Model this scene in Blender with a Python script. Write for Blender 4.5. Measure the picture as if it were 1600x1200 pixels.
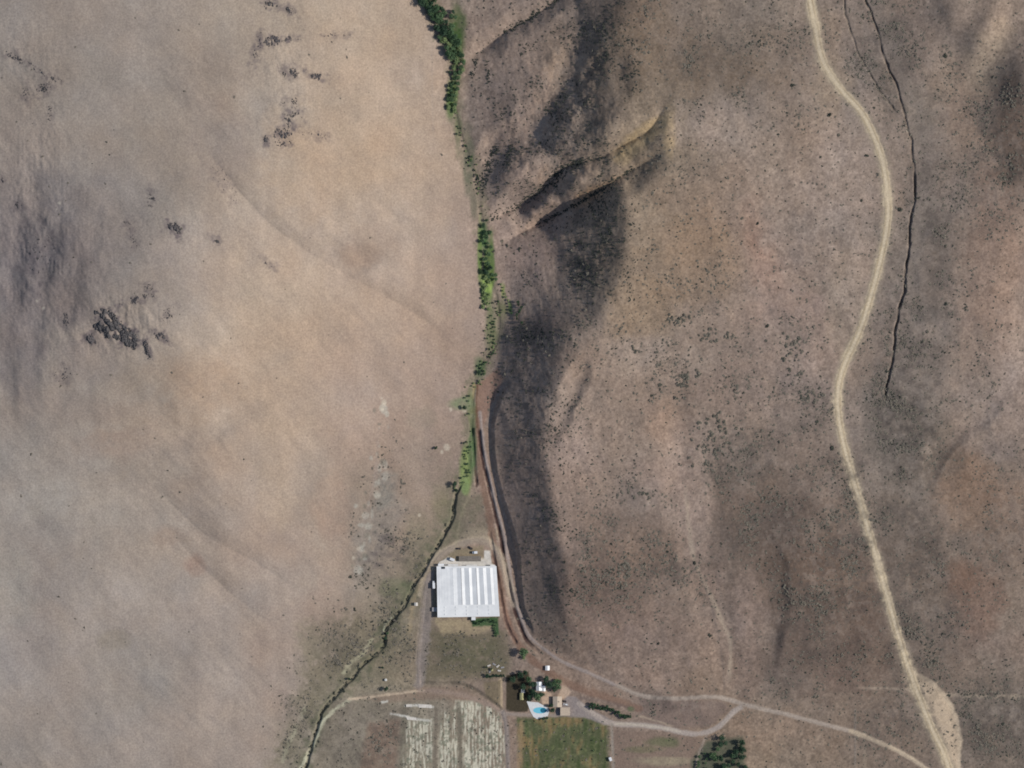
import bpy, math, random
import numpy as np
from mathutils import Vector

# ------------------------------------------------------------------ scene, camera, light
for o in list(bpy.data.objects):
    bpy.data.objects.remove(o)
scene = bpy.context.scene
C = scene.collection
M = 0.6                                   # metres per picture unit of the 1600 x 1200 plan
def WX(px): return (np.asarray(px, dtype=float) - 800.0) * M
def WY(py): return (600.0 - np.asarray(py, dtype=float)) * M

CAM_H = 16000.0
cam_d = bpy.data.cameras.new('camera')
cam = bpy.data.objects.new('camera', cam_d)
C.objects.link(cam)
cam.location = (0, 0, CAM_H + 20)
cam.rotation_euler = (0, 0, 0)
cam_d.sensor_width = 36.0
cam_d.lens = 36.0 * CAM_H / (1600 * M)
cam_d.clip_start = 1000.0
cam_d.clip_end = 40000.0
scene.camera = cam

SUN_E = 38.0
SUN_AZ = 90.0                              # from the east
world = bpy.data.worlds.new('World')
scene.world = world
world.use_nodes = True
wn = world.node_tree
bg = wn.nodes['Background']
sky = wn.nodes.new('ShaderNodeTexSky')
sky.sky_type = 'NISHITA'
sky.sun_disc = False
sky.sun_elevation = math.radians(SUN_E)
sky.sun_rotation = math.radians(SUN_AZ)
wn.links.new(sky.outputs[0], bg.inputs[0])
bg.inputs[1].default_value = 0.102
sl = bpy.data.lights.new('sun', 'SUN')
sl.energy = 3.7
sl.angle = math.radians(0.5)
sl.color = (1.0, 0.965, 0.90)
sun = bpy.data.objects.new('sun', sl)
C.objects.link(sun)
sun.rotation_euler = (0, math.radians(90 - SUN_E), math.radians(90 - SUN_AZ))
scene.view_settings.view_transform = 'Standard'
scene.view_settings.look = 'None'
scene.view_settings.exposure = 0.0
scene.view_settings.gamma = 1.0
scene.view_settings.use_curve_mapping = False
scene.cycles.filter_width = 1.8

# ------------------------------------------------------------------ numpy helpers
def s2l(c):
    c = np.asarray(c, dtype=float) / 255.0
    return np.where(c <= 0.04045, c / 12.92, ((c + 0.055) / 1.055) ** 2.4)
def ss(t):
    t = np.clip(t, 0, 1)
    return t * t * (3 - 2 * t)
def vnoise(x, y, scale, seed, sx=1.0, sy=1.0, rot=0.0):
    r = np.random.default_rng(seed)
    L = r.random((256, 256)).astype(np.float32)
    if rot:
        c, s = math.cos(rot), math.sin(rot)
        x, y = x * c + y * s, -x * s + y * c
    u = x / (scale * sx) + 37.3 * (seed % 7) + 1000.0
    v = y / (scale * sy) + 11.7 * (seed % 5) + 1000.0
    i = np.floor(u).astype(np.int32); j = np.floor(v).astype(np.int32)
    fu = ss(u - i).astype(np.float32); fv = ss(v - j).astype(np.float32)
    i &= 255; j &= 255
    i1 = (i + 1) & 255; j1 = (j + 1) & 255
    a = L[j, i] * (1 - fu) + L[j, i1] * fu
    b = L[j1, i] * (1 - fu) + L[j1, i1] * fu
    return (a * (1 - fv) + b * fv) * 2 - 1
def fbm(x, y, scale, octv, seed, gain=0.5, **k):
    t = 0; a = 1.0; n = 0
    for o in range(octv):
        t = t + a * vnoise(x, y, scale / 2 ** o, seed + 13 * o, **k)
        n += a; a *= gain
    return t / n
def box1(a, r, axis):
    if r < 1: return a
    p = [(0, 0), (0, 0)]; p[axis] = (r + 1, r)
    b = np.cumsum(np.pad(a, p, mode='edge'), axis=axis)
    if axis == 0: return (b[2 * r + 1:] - b[:-2 * r - 1]) / (2 * r + 1)
    return (b[:, 2 * r + 1:] - b[:, :-2 * r - 1]) / (2 * r + 1)
def blur(a, rx, ry):
    for k in range(3):
        a = box1(a, rx, 1); a = box1(a, ry, 0)
    return a
def smooth_poly(pts, n=8):
    p = np.array(pts, dtype=float)
    if len(p) < 3: return p
    q = np.vstack([2 * p[0] - p[1], p, 2 * p[-1] - p[-2]])
    out = []
    for i in range(1, len(q) - 2):
        for k in range(n):
            t = k / n
            out.append(0.5 * ((2 * q[i]) + (-q[i-1] + q[i+1]) * t + (2*q[i-1] - 5*q[i] + 4*q[i+1] - q[i+2]) * t*t
                              + (-q[i-1] + 3*q[i] - 3*q[i+1] + q[i+2]) * t**3))
    out.append(p[-1])
    return np.array(out)

# ------------------------------------------------------------------ terrain raster, in plan units
STEP = 1.2
ix = np.arange(-72, 1672.1, STEP); iy = np.arange(-60, 1260.1, STEP)
PX, PY = np.meshgrid(ix, iy)
NX, NY = len(ix), len(iy)
def line_x(rows, yy=None):
    r = np.array(rows, dtype=float)
    return np.interp(iy if yy is None else yy, r[:, 0], r[:, 1])

# creek line
CREEK = [(648, -60), (668, 0), (690, 40), (710, 90), (708, 140), (716, 200), (742, 275), (750, 330), (758, 390), (762, 430), (776, 470), (776, 530),
         (745, 588), (738, 620), (736, 660), (733, 720), (722, 750), (711, 775), (706, 812), (683, 853), (668, 880), (646, 915), (632, 945), (616, 965),
         (602, 988), (598, 1012), (570, 1037), (548, 1062), (530, 1082), (505, 1108), (495, 1140), (482, 1180), (468, 1230), (460, 1262)]
creek_s = smooth_poly(CREEK, 6)
rows_y = [-60, 100, 200, 280, 340, 420, 480, 520, 600, 700, 800, 900, 960, 1040, 1120, 1262]
def R(v): return np.interp(iy, rows_y, v)
order = np.argsort(creek_s[:, 1])
cx = np.interp(iy, creek_s[order, 1], creek_s[order, 0])
E = [
    (R([60, 90, 110, 130, 140, 130, 120, 110, 100, 80, 60, 60, 60, 60, 60, 60]), 60),
    (R([370, 380, 390, 340, 290, 250, 235, 235, 270, 300, 330, 350, 350, 300, 300, 300]), 70),
    (R([620, 620, 630, 640, 640, 640, 640, 640, 620, 590, 560, 540, 520, 490, 440, 430]), 40),
    (cx, 5),
    (R([700, 728, 732, 748, 775, 792, 800, 785, 772, 767, 785, 806, 820, 850, 900, 950]), 5),
    (R([905, 890, 850, 830, 850, 872, 850, 797, 786, 772, 790, 810, 824, 870, 900, 950]), 7),
    (R([1000, 950, 948, 950, 985, 972, 948, 905, 872, 846, 868, 881, 880, 960, 1050, 1050]), 9),
    (R([1200] * 16), 60)]
V = [
    R([.0, .04, .06, .12, .15, .18, .18, .15, .12, .04, 0, 0, 0, 0, 0, 0]),
    R([0, 0, .0, .0, .02, .02, .02, .0, 0, -.02, -.03, 0, 0, 0, 0, 0]),
    R([-.16, -.18, -.2, -.21, -.22, -.22, -.22, -.22, -.21, -.2, -.18, -.15, -.13, -.11, -.1, -.1]),
    R([-.2, -.2, -.2, -.19, -.19, -.19, -.18, -.18, -.15, -.06, -.04, -.03, -.03, -.02, -.02, -.02]),
    R([.1, .12, .1, .08, .05, .02, .0, .0, .0, .0, .0, .0, .0, .0, .0, .0]),
    R([.2, .22, .36, .42, .18, .20, .42, .6, .55, .3, .3, .3, .3, .05, 0, 0]),
    R([.50, .60, .58, .45, .58, .60, .60, .62, .66, .70, .66, .66, .58, .10, .03, .02]),
    R([.04, .04, .02, 0, -.03, -.04, -.03, -.02, -.01, 0, 0, 0, 0, 0, 0, 0]),
    R([0.01] * 16)]
G = np.zeros((NY, NX))
wob = fbm(PX, PY, 60, 3, 5) * 9
for r in range(NY):
    g = np.full(NX, V[0][r])
    for k, (e, s) in enumerate(E):
        w = 1.0 if s < 6 else 2.0
        sp = s
        if k in (5, 6): sp = s + (3 if iy[r] > 640 else 6) * (0.5 + 0.5 * math.sin(iy[r] / 37.0)) + (18 if 490 < iy[r] < 640 and k == 6 else 0)
        t = ss((ix + wob[r] * (0.25 if s < 6 else 1.0) - e[r] + sp) / (2 * sp))
        g += (V[k + 1][r] - V[k][r]) * t
    G[r] = g
H = np.cumsum(G, axis=1) * STEP * M
ci = np.clip(np.round((cx - ix[0]) / STEP).astype(int), 0, NX - 1)
H -= H[np.arange(NY), ci][:, None]
H = blur(H, 2, 9)
H += (-0.012 * (PY - 600))                                  # the whole valley falls to the south

def seg_dist(poly, pad, smooth=True):
    """distance to a polyline, side (+ right of travel) and share of length, inside the padded box"""
    p = smooth_poly(poly) if smooth else np.array(poly, float)
    x0, y0 = p.min(0) - pad; x1, y1 = p.max(0) + pad
    i0, i1 = np.searchsorted(ix, [x0, x1]); j0, j1 = np.searchsorted(iy, [y0, y1])
    sl_ = (slice(j0, j1), slice(i0, i1))
    X = PX[sl_]; Y = PY[sl_]
    D = np.full(X.shape, 1e9); S = np.zeros(X.shape); T = np.zeros(X.shape)
    if X.size == 0: return sl_, D, S, T
    Ls = np.hypot(*(p[1:] - p[:-1]).T); tot = Ls.sum(); acc = 0
    for a, b, l in zip(p[:-1], p[1:], Ls):
        if l < 1e-6: continue
        bi0 = np.searchsorted(ix[i0:i1], min(a[0], b[0]) - pad); bi1 = np.searchsorted(ix[i0:i1], max(a[0], b[0]) + pad)
        bj0 = np.searchsorted(iy[j0:j1], min(a[1], b[1]) - pad); bj1 = np.searchsorted(iy[j0:j1], max(a[1], b[1]) + pad)
        q = (slice(bj0, bj1), slice(bi0, bi1))
        ux, uy = (b - a) / l
        dx = X[q] - a[0]; dy = Y[q] - a[1]
        t = np.clip(dx * ux + dy * uy, 0, l)
        d = np.hypot(dx - ux * t, dy - uy * t)
        s = np.sign(-dx * uy + dy * ux)
        m = d < D[q]
        D[q] = np.where(m, d, D[q]); S[q] = np.where(m, s, S[q]); T[q] = np.where(m, (acc + t) / tot, T[q])
        acc += l
    return sl_, D, S, T

WOB = fbm(PX, PY, 44, 2, 61); WOB2 = fbm(PX, PY, 15, 3, 63)
def valley(poly, wl, wr, depth, pw=1.3, taper=(0.3, 0.25), soft=False, warp=2.2):
    """cut; wl/wr widths left and right of travel; soft ones are round-bottomed hollows"""
    pad = max(wl, wr) * 1.5 + 6
    q, D, S, T = seg_dist(poly, pad)
    k = ss(T / taper[0]) * ss((1 - T) / taper[1])
    w = np.where(S > 0, wr, wl) * (0.5 + 0.5 * k) * (1.1 + 0.4 * WOB[q])
    D = np.maximum(D + WOB2[q] * warp, 0)
    u = np.clip(D / w, 0, 1)
    f = (1 - u * u) ** 2 if soft else (1 - u) ** pw
    H[q] -= depth * f * k
def bump(x, y, rx, ry, h, rot=0.0):
    c, s = math.cos(math.radians(rot)), math.sin(math.radians(rot))
    X = PX - x; Y = PY - y
    u = (X * c + Y * s) / rx; v = (-X * s + Y * c) / ry
    H[:] += h * np.exp(-(u * u + v * v))

# side canyons of the east wall
valley([(1056, 222), (1046, 232), (985, 268), (930, 302), (880, 330), (840, 350), (800, 372), (768, 395)], 40, 52, 17, 1.6, (0.3, 0.35))
valley([(1046, 150), (1030, 180), (1012, 205), (975, 226), (935, 247), (884, 262), (850, 294), (810, 322), (762, 346)], 32, 36, 15, 1.5, (0.35, 0.15))
valley([(930, -50), (900, -20), (862, 6), (826, 30), (790, 50), (755, 76), (725, 100)], 24, 26, 7, 1.4, (0.1, 0.2))
valley([(915, 20), (905, 90), (880, 150), (830, 200), (780, 250), (745, 290)], 46, 46, 8, 1.8, (0.35, 0.2), True, 6)
valley([(975, 60), (950, 130), (915, 190), (870, 230)], 40, 44, 6, 1.8, (.3, .3), True, 6)
bump(1046, 205, 14, 46, 2.5, 8)
bump(870, 520, 28, 34, 3.0); bump(850, 440, 30, 30, 2.5); bump(815, 60, 40, 30, 2); bump(800, 150, 40, 40, 2); bump(965, 310, 20, 40, 2); bump(800, 262, 30, 36, 7.5, 12)
valley([(925, 540), (900, 600), (878, 650), (860, 700)], 22, 28, 4.5, 1.3, (.4, .4), True)
bump(880, 640, 22, 90, 2.0)
# wash and hollows of the eastern flat
valley([(1040, 500), (1056, 600), (1062, 680), (1068, 760), (1085, 850), (1108, 930), (1132, 1000), (1140, 1085), (1150, 1150)], 34, 40, 2.2, 1.5, (.3, .1), True)
valley([(1100, 660), (1112, 800), (1125, 900), (1140, 960)], 34, 34, 1.6, 1.5, (.4, .4), True)
valley([(1190, 800), (1215, 900), (1210, 1000), (1200, 1080)], 20, 50, 2.4, 1.5, (.4, .3), True)
bump(1490, 22, 28, 36, 8.0, 0); bump(1535, 50, 26, 50, 11.0, 25); bump(1610, 120, 50, 66, 18, 20); bump(1640, 250, 60, 80, 10)
bump(1450, 90, 40, 60, 3, 10)
bump(1560, 420, 50, 160, 4); bump(1520, 960, 60, 90, 3)
bump(1260, 900, 60, 120, 3); bump(1160, 380, 70, 160, 2.5)
valley([(1580, 600), (1540, 650), (1510, 670), (1475, 700), (1455, 745), (1450, 790)], 16, 26, 2.4, 1.2, (.4, .4), True)
# western hillside: draws running down to the creek
valley([(300, 210), (345, 262), (385, 312), (440, 365), (500, 405), (570, 445), (640, 485), (690, 520), (722, 562)], 20, 30, 2.8, 1.5, (.35, .3))
valley([(610, 400), (580, 404), (550, 400), (520, 392), (470, 372)], 28, 30, 3.2, 1.3, (.4, .4), True)
valley([(140, 690), (250, 682), (360, 640), (470, 590)], 60, 46, 4.2, 1.6, (.4, .4), True)
valley([(220, 750), (250, 770), (320, 835), (400, 880), (470, 925), (500, 940)], 24, 30, 2.2, 1.5, (.4, .4))
valley([(240, 800), (330, 900), (420, 975)], 22, 28, 1.7, 1.5, (.4, .4))
valley([(480, 850), (520, 800), (560, 700), (575, 640)], 30, 30, 1.6, 1.5, (.4, .4), True)
for (p_, d_) in [([(60, 215), (52, 290), (66, 360)], 1.5), ([(100, 310), (80, 400), (62, 490)], 2.0), ([(40, 310), (28, 420), (30, 520)], 2.2), ([(132, 380), (114, 450), (100, 540)], 1.6),
                 ([(70, 450), (52, 540), (60, 630)], 1.6), ([(20, 500), (14, 590), (24, 670)], 1.7), ([(110, 540), (96, 620), (70, 680)], 1.1), ([(160, 310), (145, 380), (120, 440)], 1.1)]:
    valley(p_, 18, 24, d_ * .8, 1.6, (.45, .45), True, 5)
bump(350, 760, 80, 60, 3); bump(120, 900, 90, 80, 2.5); bump(300, 620, 90, 60, 3)

# general roughness
west = ss((cx[:, None] - PX) / 40)
amp = 0.35 + 0.65 * (1 - west)
H += fbm(PX, PY, 170, 3, 21) * 2.6
H += fbm(PX, PY, 46, 3, 31, sx=0.8, sy=1.5, rot=-0.4) * 0.55 * (0.6 + 0.5 * (1 - west))
H += fbm(PX, PY, 12, 3, 41) * 0.17 * amp
H -= west * np.abs(fbm(PX, PY, 36, 3, 45, sx=2.6, sy=.8, rot=.75, gain=.55)) * .75 * (.5 + .8 * vnoise(PX, PY, 150, 49))
H -= west * np.abs(fbm(PX, PY, 16, 2, 46, sx=3.0, sy=.8, rot=.6)) * .2
H -= (1 - west) * np.abs(fbm(PX, PY, 40, 3, 47, sx=1.0, sy=2.4, rot=-.3)) * .9
rough = np.zeros_like(H)
for (x, y, rx, ry, a) in [(30, 90, 90, 60, .5), (60, 430, 110, 150, .9), (445, 110, 50, 120, .8), (195, 508, 60, 38, 1.9), (880, 150, 120, 180, .8), (840, 650, 60, 320, .6), (920, 420, 60, 120, .6), (1250, 700, 300, 500, .25),
                          (290, 350, 80, 50, .5), (60, 250, 60, 120, .5)]:
    rough += a * np.exp(-((PX - x) / rx) ** 2 - ((PY - y) / ry) ** 2)
H += rough * (fbm(PX, PY, 26, 4, 51, sx=0.8, sy=1.6, rot=-0.5, gain=0.6) * 1.5 + np.abs(vnoise(PX, PY, 9, 77, sx=.7, sy=1.4)) * 0.4)

# the cut bank and the road bench below it
CUT = [(600, 792), (618, 780), (640, 771), (665, 765), (700, 766), (740, 771), (780, 781), (830, 797), (870, 806), (910, 808), (950, 813), (985, 828)]
cut = line_x(CUT); k_y = ss((iy - 590) / 30) * ss((1005 - iy) / 40)
dcut = PX - cut[:, None]
H += (3.8 * ss(dcut / 8.0) * np.exp(-np.clip(dcut, 0, 1e3) / 45.0)) * k_y[:, None]

def flatten(x0, y0, x1, y1, soft, z):
    m = ss((PX - x0 + soft) / soft) * ss((x1 + soft - PX) / soft) * ss((PY - y0 + soft) / soft) * ss((y1 + soft - PY) / soft)
    H[:] = H * (1 - m) + z * m
def hz0(x, y):
    i = int(np.clip(round((x - ix[0]) / STEP), 0, NX - 1)); j = int(np.clip(round((y - iy[0]) / STEP), 0, NY - 1))
    return float(H[j, i])
Z_BARN = hz0(720, 920); flatten(672, 860, 786, 966, 10, Z_BARN)
Z_HOME = hz0(850, 1090); flatten(806, 1052, 890, 1120, 26, Z_HOME)
# valley floor fields are gentle
m = ss((PY - 965) / 30) * ss((PX - cx[:, None] - 15) / 20) * ss((1030 + (PY - 1080) * 2.0 - PX) / 60)
H = H * (1 - 0.5 * m) + (Z_HOME - 0.006 * (PY - 1090)) * 0.5 * m

# lines: tracks and ditches
ROAD_MAIN = [(1256, -60), (1264, 0), (1272, 40), (1284, 95), (1312, 140), (1345, 178), (1364, 215), (1378, 255), (1386, 310), (1385, 350), (1376, 400), (1362, 455), (1343, 515), (1318, 572),
             (1309, 610), (1310, 650), (1318, 695), (1333, 750), (1348, 800), (1368, 868), (1390, 945), (1412, 1020), (1435, 1085), (1455, 1135), (1480, 1190), (1498, 1262)]
ROAD_FORK = [(1430, 1052), (1462, 1072), (1490, 1110), (1500, 1150), (1500, 1200), (1503, 1262)]
ROAD_LOW = [(750, 645), (756, 700), (764, 742), (775, 790), (786, 830), (795, 880), (803, 930), (815, 968), (828, 995), (852, 1016), (880, 1035), (920, 1052), (965, 1072), (1005, 1088),
            (1060, 1092), (1120, 1090), (1170, 1103), (1230, 1117), (1290, 1133), (1330, 1143), (1365, 1157), (1400, 1172), (1440, 1196), (1500, 1240), (1530, 1262)]
ROAD_YARD = [(905, 1100), (930, 1118), (955, 1131), (1000, 1134), (1035, 1138), (1070, 1146), (1100, 1146), (1125, 1135), (1148, 1112), (1165, 1103)]
TRACK_BARN = [(655, 1068), (654, 1030), (657, 990), (660, 960), (664, 925), (672, 895), (690, 868), (715, 853), (750, 845), (772, 858), (785, 885), (797, 925), (803, 945)]
BROWN_BANK = [(744, 640), (748, 700), (752, 745), (762, 790), (768, 830), (776, 870), (782, 915), (790, 960), (806, 1000), (830, 1030), (860, 1052), (900, 1075), (960, 1095), (1000, 1108)]
DITCH_A = [(748, 668), (752, 705), (761, 748), (772, 795), (782, 840), (790, 890), (799, 935), (808, 965), (822, 1000), (845, 1022)]
DITCH_B = [(738, 668), (741, 720), (745, 760)]
DITCH_C = [(765, 830), (772, 870), (783, 930), (792, 975), (808, 1008)]
ARROYO = [(1342, -60), (1351, 0), (1359, 18), (1363, 34), (1372, 58), (1376, 80), (1383, 97), (1391, 116), (1401, 138), (1405, 157), (1411, 176), (1414, 196), (1421, 218), (1423, 245), (1427, 270), (1428, 305), (1424, 325), (1420, 345), (1419, 380), (1416, 410),
          (1412, 440), (1411, 458), (1404, 478), (1402, 500), (1397, 520), (1396, 545), (1392, 570), (1388, 590), (1384, 610), (1383, 630)]
ARROYO_B = [(1310, -60), (1319, 20), (1330, 55), (1340, 85), (1358, 115), (1372, 142), (1390, 165), (1400, 176)]
GATE_DITCH = [(655, 1067), (690, 1067), (720, 1069), (745, 1080), (770, 1098), (785, 1110)]
JAG = vnoise(PX, PY, 7, 97) * 1.3 + vnoise(PX, PY, 19, 98) * 1.6
def groove(poly, hw, depth, taper=(0.02, 0.03), jag=0.0):
    q, D, S, T = seg_dist(poly, hw * 2 + 3 + jag * 3)
    D = np.abs(D * np.where(S == 0, 1, S) + JAG[q] * jag)
    n = 0.75 + 0.45 * vnoise(PX[q], PY[q], 11, 99)
    H[q] -= depth * n * ss(1.45 - D / hw) * ss(T / taper[0]) * ss((1 - T) / taper[1])
groove(ARROYO[:17], 1.6, 1.7, (.001, .05), jag=.8); groove(ARROYO[14:], 1.8, 2.9, (.1, .05), jag=.8); groove(ARROYO_B, 1.4, 1.3, jag=1.0)
groove([p for p in CREEK if p[1] > 735], 2.8, 2.4, (.03, .001), .8); groove([p for p in CREEK if p[1] < 770], 3.0, 0.7, (.001, .02))
groove(DITCH_A, 2.8, 1.9); groove(DITCH_B, 2.4, 1.5); groove(DITCH_C, 2.2, 1.5); groove(GATE_DITCH, 2.6, 0.9)
def bench(poly, hw, soft):
    q, D, S, T = seg_dist(poly, hw + soft + 4)
    Hb = blur(H, 6, 6)[q]
    m = ss((hw + soft - D) / soft)
    H[q] = H[q] * (1 - m) + Hb * m
bench(ROAD_MAIN, 6, 5); bench(ROAD_YARD, 4, 4); bench([p for p in ROAD_LOW if p[1] > 1000], 3, 4)

XW = WX(ix); YW = WY(iy)
def hz(px, py):
    """ground height at plan position"""
    u = np.clip((np.asarray(px, float) - ix[0]) / STEP, 0, NX - 1.001); v = np.clip((np.asarray(py, float) - iy[0]) / STEP, 0, NY - 1.001)
    i = u.astype(int); j = v.astype(int); fu = u - i; fv = v - j
    return (H[j, i] * (1 - fu) + H[j, i + 1] * fu) * (1 - fv) + (H[j + 1, i] * (1 - fu) + H[j + 1, i + 1] * fu) * fv
# ------------------------------------------------------------------ ground colours (dry grass, soil, fields), as albedo
K = 1.0
cg = [
 [(152,143,135),(152,143,135),(160,149,137),(170,155,139),(148,134,124),(132,119,108),(138,126,115),(130,117,108),(132,121,112)],
 [(149,141,134),(150,142,134),(155,145,135),(170,155,139),(152,136,125),(140,126,110),(140,128,118),(142,129,119),(130,118,109)],
 [(140,132,129),(148,140,134),(163,149,136),(166,151,138),(150,134,124),(144,129,113),(142,126,115),(132,121,112),(146,131,120)],
 [(147,139,132),(155,145,135),(166,152,138),(160,145,134),(146,132,122),(144,130,119),(141,127,117),(134,122,113),(146,132,121)],
 [(154,147,140),(156,147,138),(160,147,136),(148,136,124),(146,130,120),(138,124,114),(134,121,111),(128,117,108),(134,121,111)],
 [(156,148,142),(157,149,142),(154,143,134),(132,122,106),(136,122,112),(138,123,113),(131,118,109),(127,115,105),(127,116,107)],
 [(150,142,134),(153,145,138),(153,142,133),(146,142,128),(132,118,108),(134,120,110),(140,126,112),(126,114,104),(122,112,103)]]
cg = s2l(np.array(cg, float))
gx_ = np.clip((PX / 200.0), 0, 7.999); gy_ = np.clip((PY / 200.0), 0, 5.999)
wx = fbm(PX, PY, 240, 2, 3) * 0.25
gx_ = np.clip(gx_ + wx, 0, 7.999); gy_ = np.clip(gy_ + fbm(PX, PY, 200, 2, 8) * 0.2, 0, 5.999)
i = gx_.astype(int); j = gy_.astype(int); fu = ss(gx_ - i)[..., None]; fv = ss(gy_ - j)[..., None]
A = (cg[j, i] * (1 - fu) + cg[j, i + 1] * fu) * (1 - fv) + (cg[j + 1, i] * (1 - fu) + cg[j + 1, i + 1] * fu) * fv
def paint(sl_, m, col, lin=False):
    c = np.asarray(col, float) if lin else s2l(col)
    m = np.clip(m, 0, 1)[..., None]
    A[sl_] = A[sl_] * (1 - m) + c * m
ALL = (slice(None), slice(None))
N1 = fbm(PX, PY, 9, 3, 101, gain=0.6); N2 = fbm(PX, PY, 30, 3, 111); N3 = fbm(PX, PY, 5, 2, 121, gain=0.7)
def splat(x, y, rx, ry, col, a=0.6, rot=0.0, edge=0.5, hard=1.0, raw=False):
    c, s = math.cos(math.radians(rot)), math.sin(math.radians(rot))
    pad = max(rx, ry) * 1.9
    i0, i1 = np.searchsorted(ix, [x - pad, x + pad]); j0, j1 = np.searchsorted(iy, [y - pad, y + pad])
    q = (slice(j0, j1), slice(i0, i1))
    X = PX[q] - x; Y = PY[q] - y
    u = (X * c + Y * s) / rx; v = (-X * s + Y * c) / ry
    r = np.sqrt(u * u + v * v) + N2[q] * edge + N1[q] * edge * 0.5
    m = ss((1.35 - r) / (0.8 / hard))
    if not raw:
        c_ = s2l(col); bm = A[q].mean((0, 1)); lum = c_ @ np.array([.25, .6, .15]); bh = bm / (bm @ np.array([.25, .6, .15]))
        col = 255 * np.clip(1.055 * np.power(c_ * .75 + bh * lum * .25, 1 / 2.4) - .055, 0, 1)
    paint(q, m * min(1, a * 1.3) * (0.85 + 0.4 * N1[q]), col)
def stroke(poly, w, col, a=1.0, soft=1.2, ragged=0.8, fade=(0, 0), patch=0.0, smooth=True):
    q, D, S, T = seg_dist(poly, w / 2 + soft + 6, smooth)
    d = D + N3[q] * ragged + N1[q] * ragged
    m = ss((w / 2 + soft - d) / (2 * soft))
    if fade[0]: m = m * ss(T / fade[0])
    if fade[1]: m = m * ss((1 - T) / fade[1])
    if patch: m = m * np.clip(1 - patch + patch * (0.5 + 1.3 * N2[q] + 0.6 * N1[q]) * 2, 0, 1)
    paint(q, m * a, col)
def field(pts, col, a=0.8, soft=3.0, noise=0.0, ragged=1.5):
    """soft-edged polygon"""
    p = np.array(pts, float); x0, y0 = p.min(0) - 12; x1, y1 = p.max(0) + 12
    i0, i1 = np.searchsorted(ix, [x0, x1]); j0, j1 = np.searchsorted(iy, [y0, y1])
    q = (slice(j0, j1), slice(i0, i1)); X = PX[q] + N1[q] * ragged; Y = PY[q] + N3[q] * ragged
    ins = np.zeros(X.shape, bool); D = np.full(X.shape, 1e9)
    for k in range(len(p)):
        a0, b0 = p[k], p[(k + 1) % len(p)]
        cond = ((a0[1] > Y) != (b0[1] > Y)) & (X < (b0[0] - a0[0]) * (Y - a0[1]) / (b0[1] - a0[1] + 1e-9) + a0[0])
        ins ^= cond
        l = np.hypot(*(b0 - a0)); ux, uy = (b0 - a0) / max(l, 1e-6)
        t = np.clip((X - a0[0]) * ux + (Y - a0[1]) * uy, 0, l)
        D = np.minimum(D, np.hypot(X - a0[0] - ux * t, Y - a0[1] - uy * t))
    sd = np.where(ins, D, -D)
    m = ss((sd + soft) / (2 * soft))
    if noise: m = m * np.clip(1 + noise * (N1[q] * 1.4 + N3[q] * 0.8), 0, 1)
    paint(q, m * a, col)
    return q, m

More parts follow.
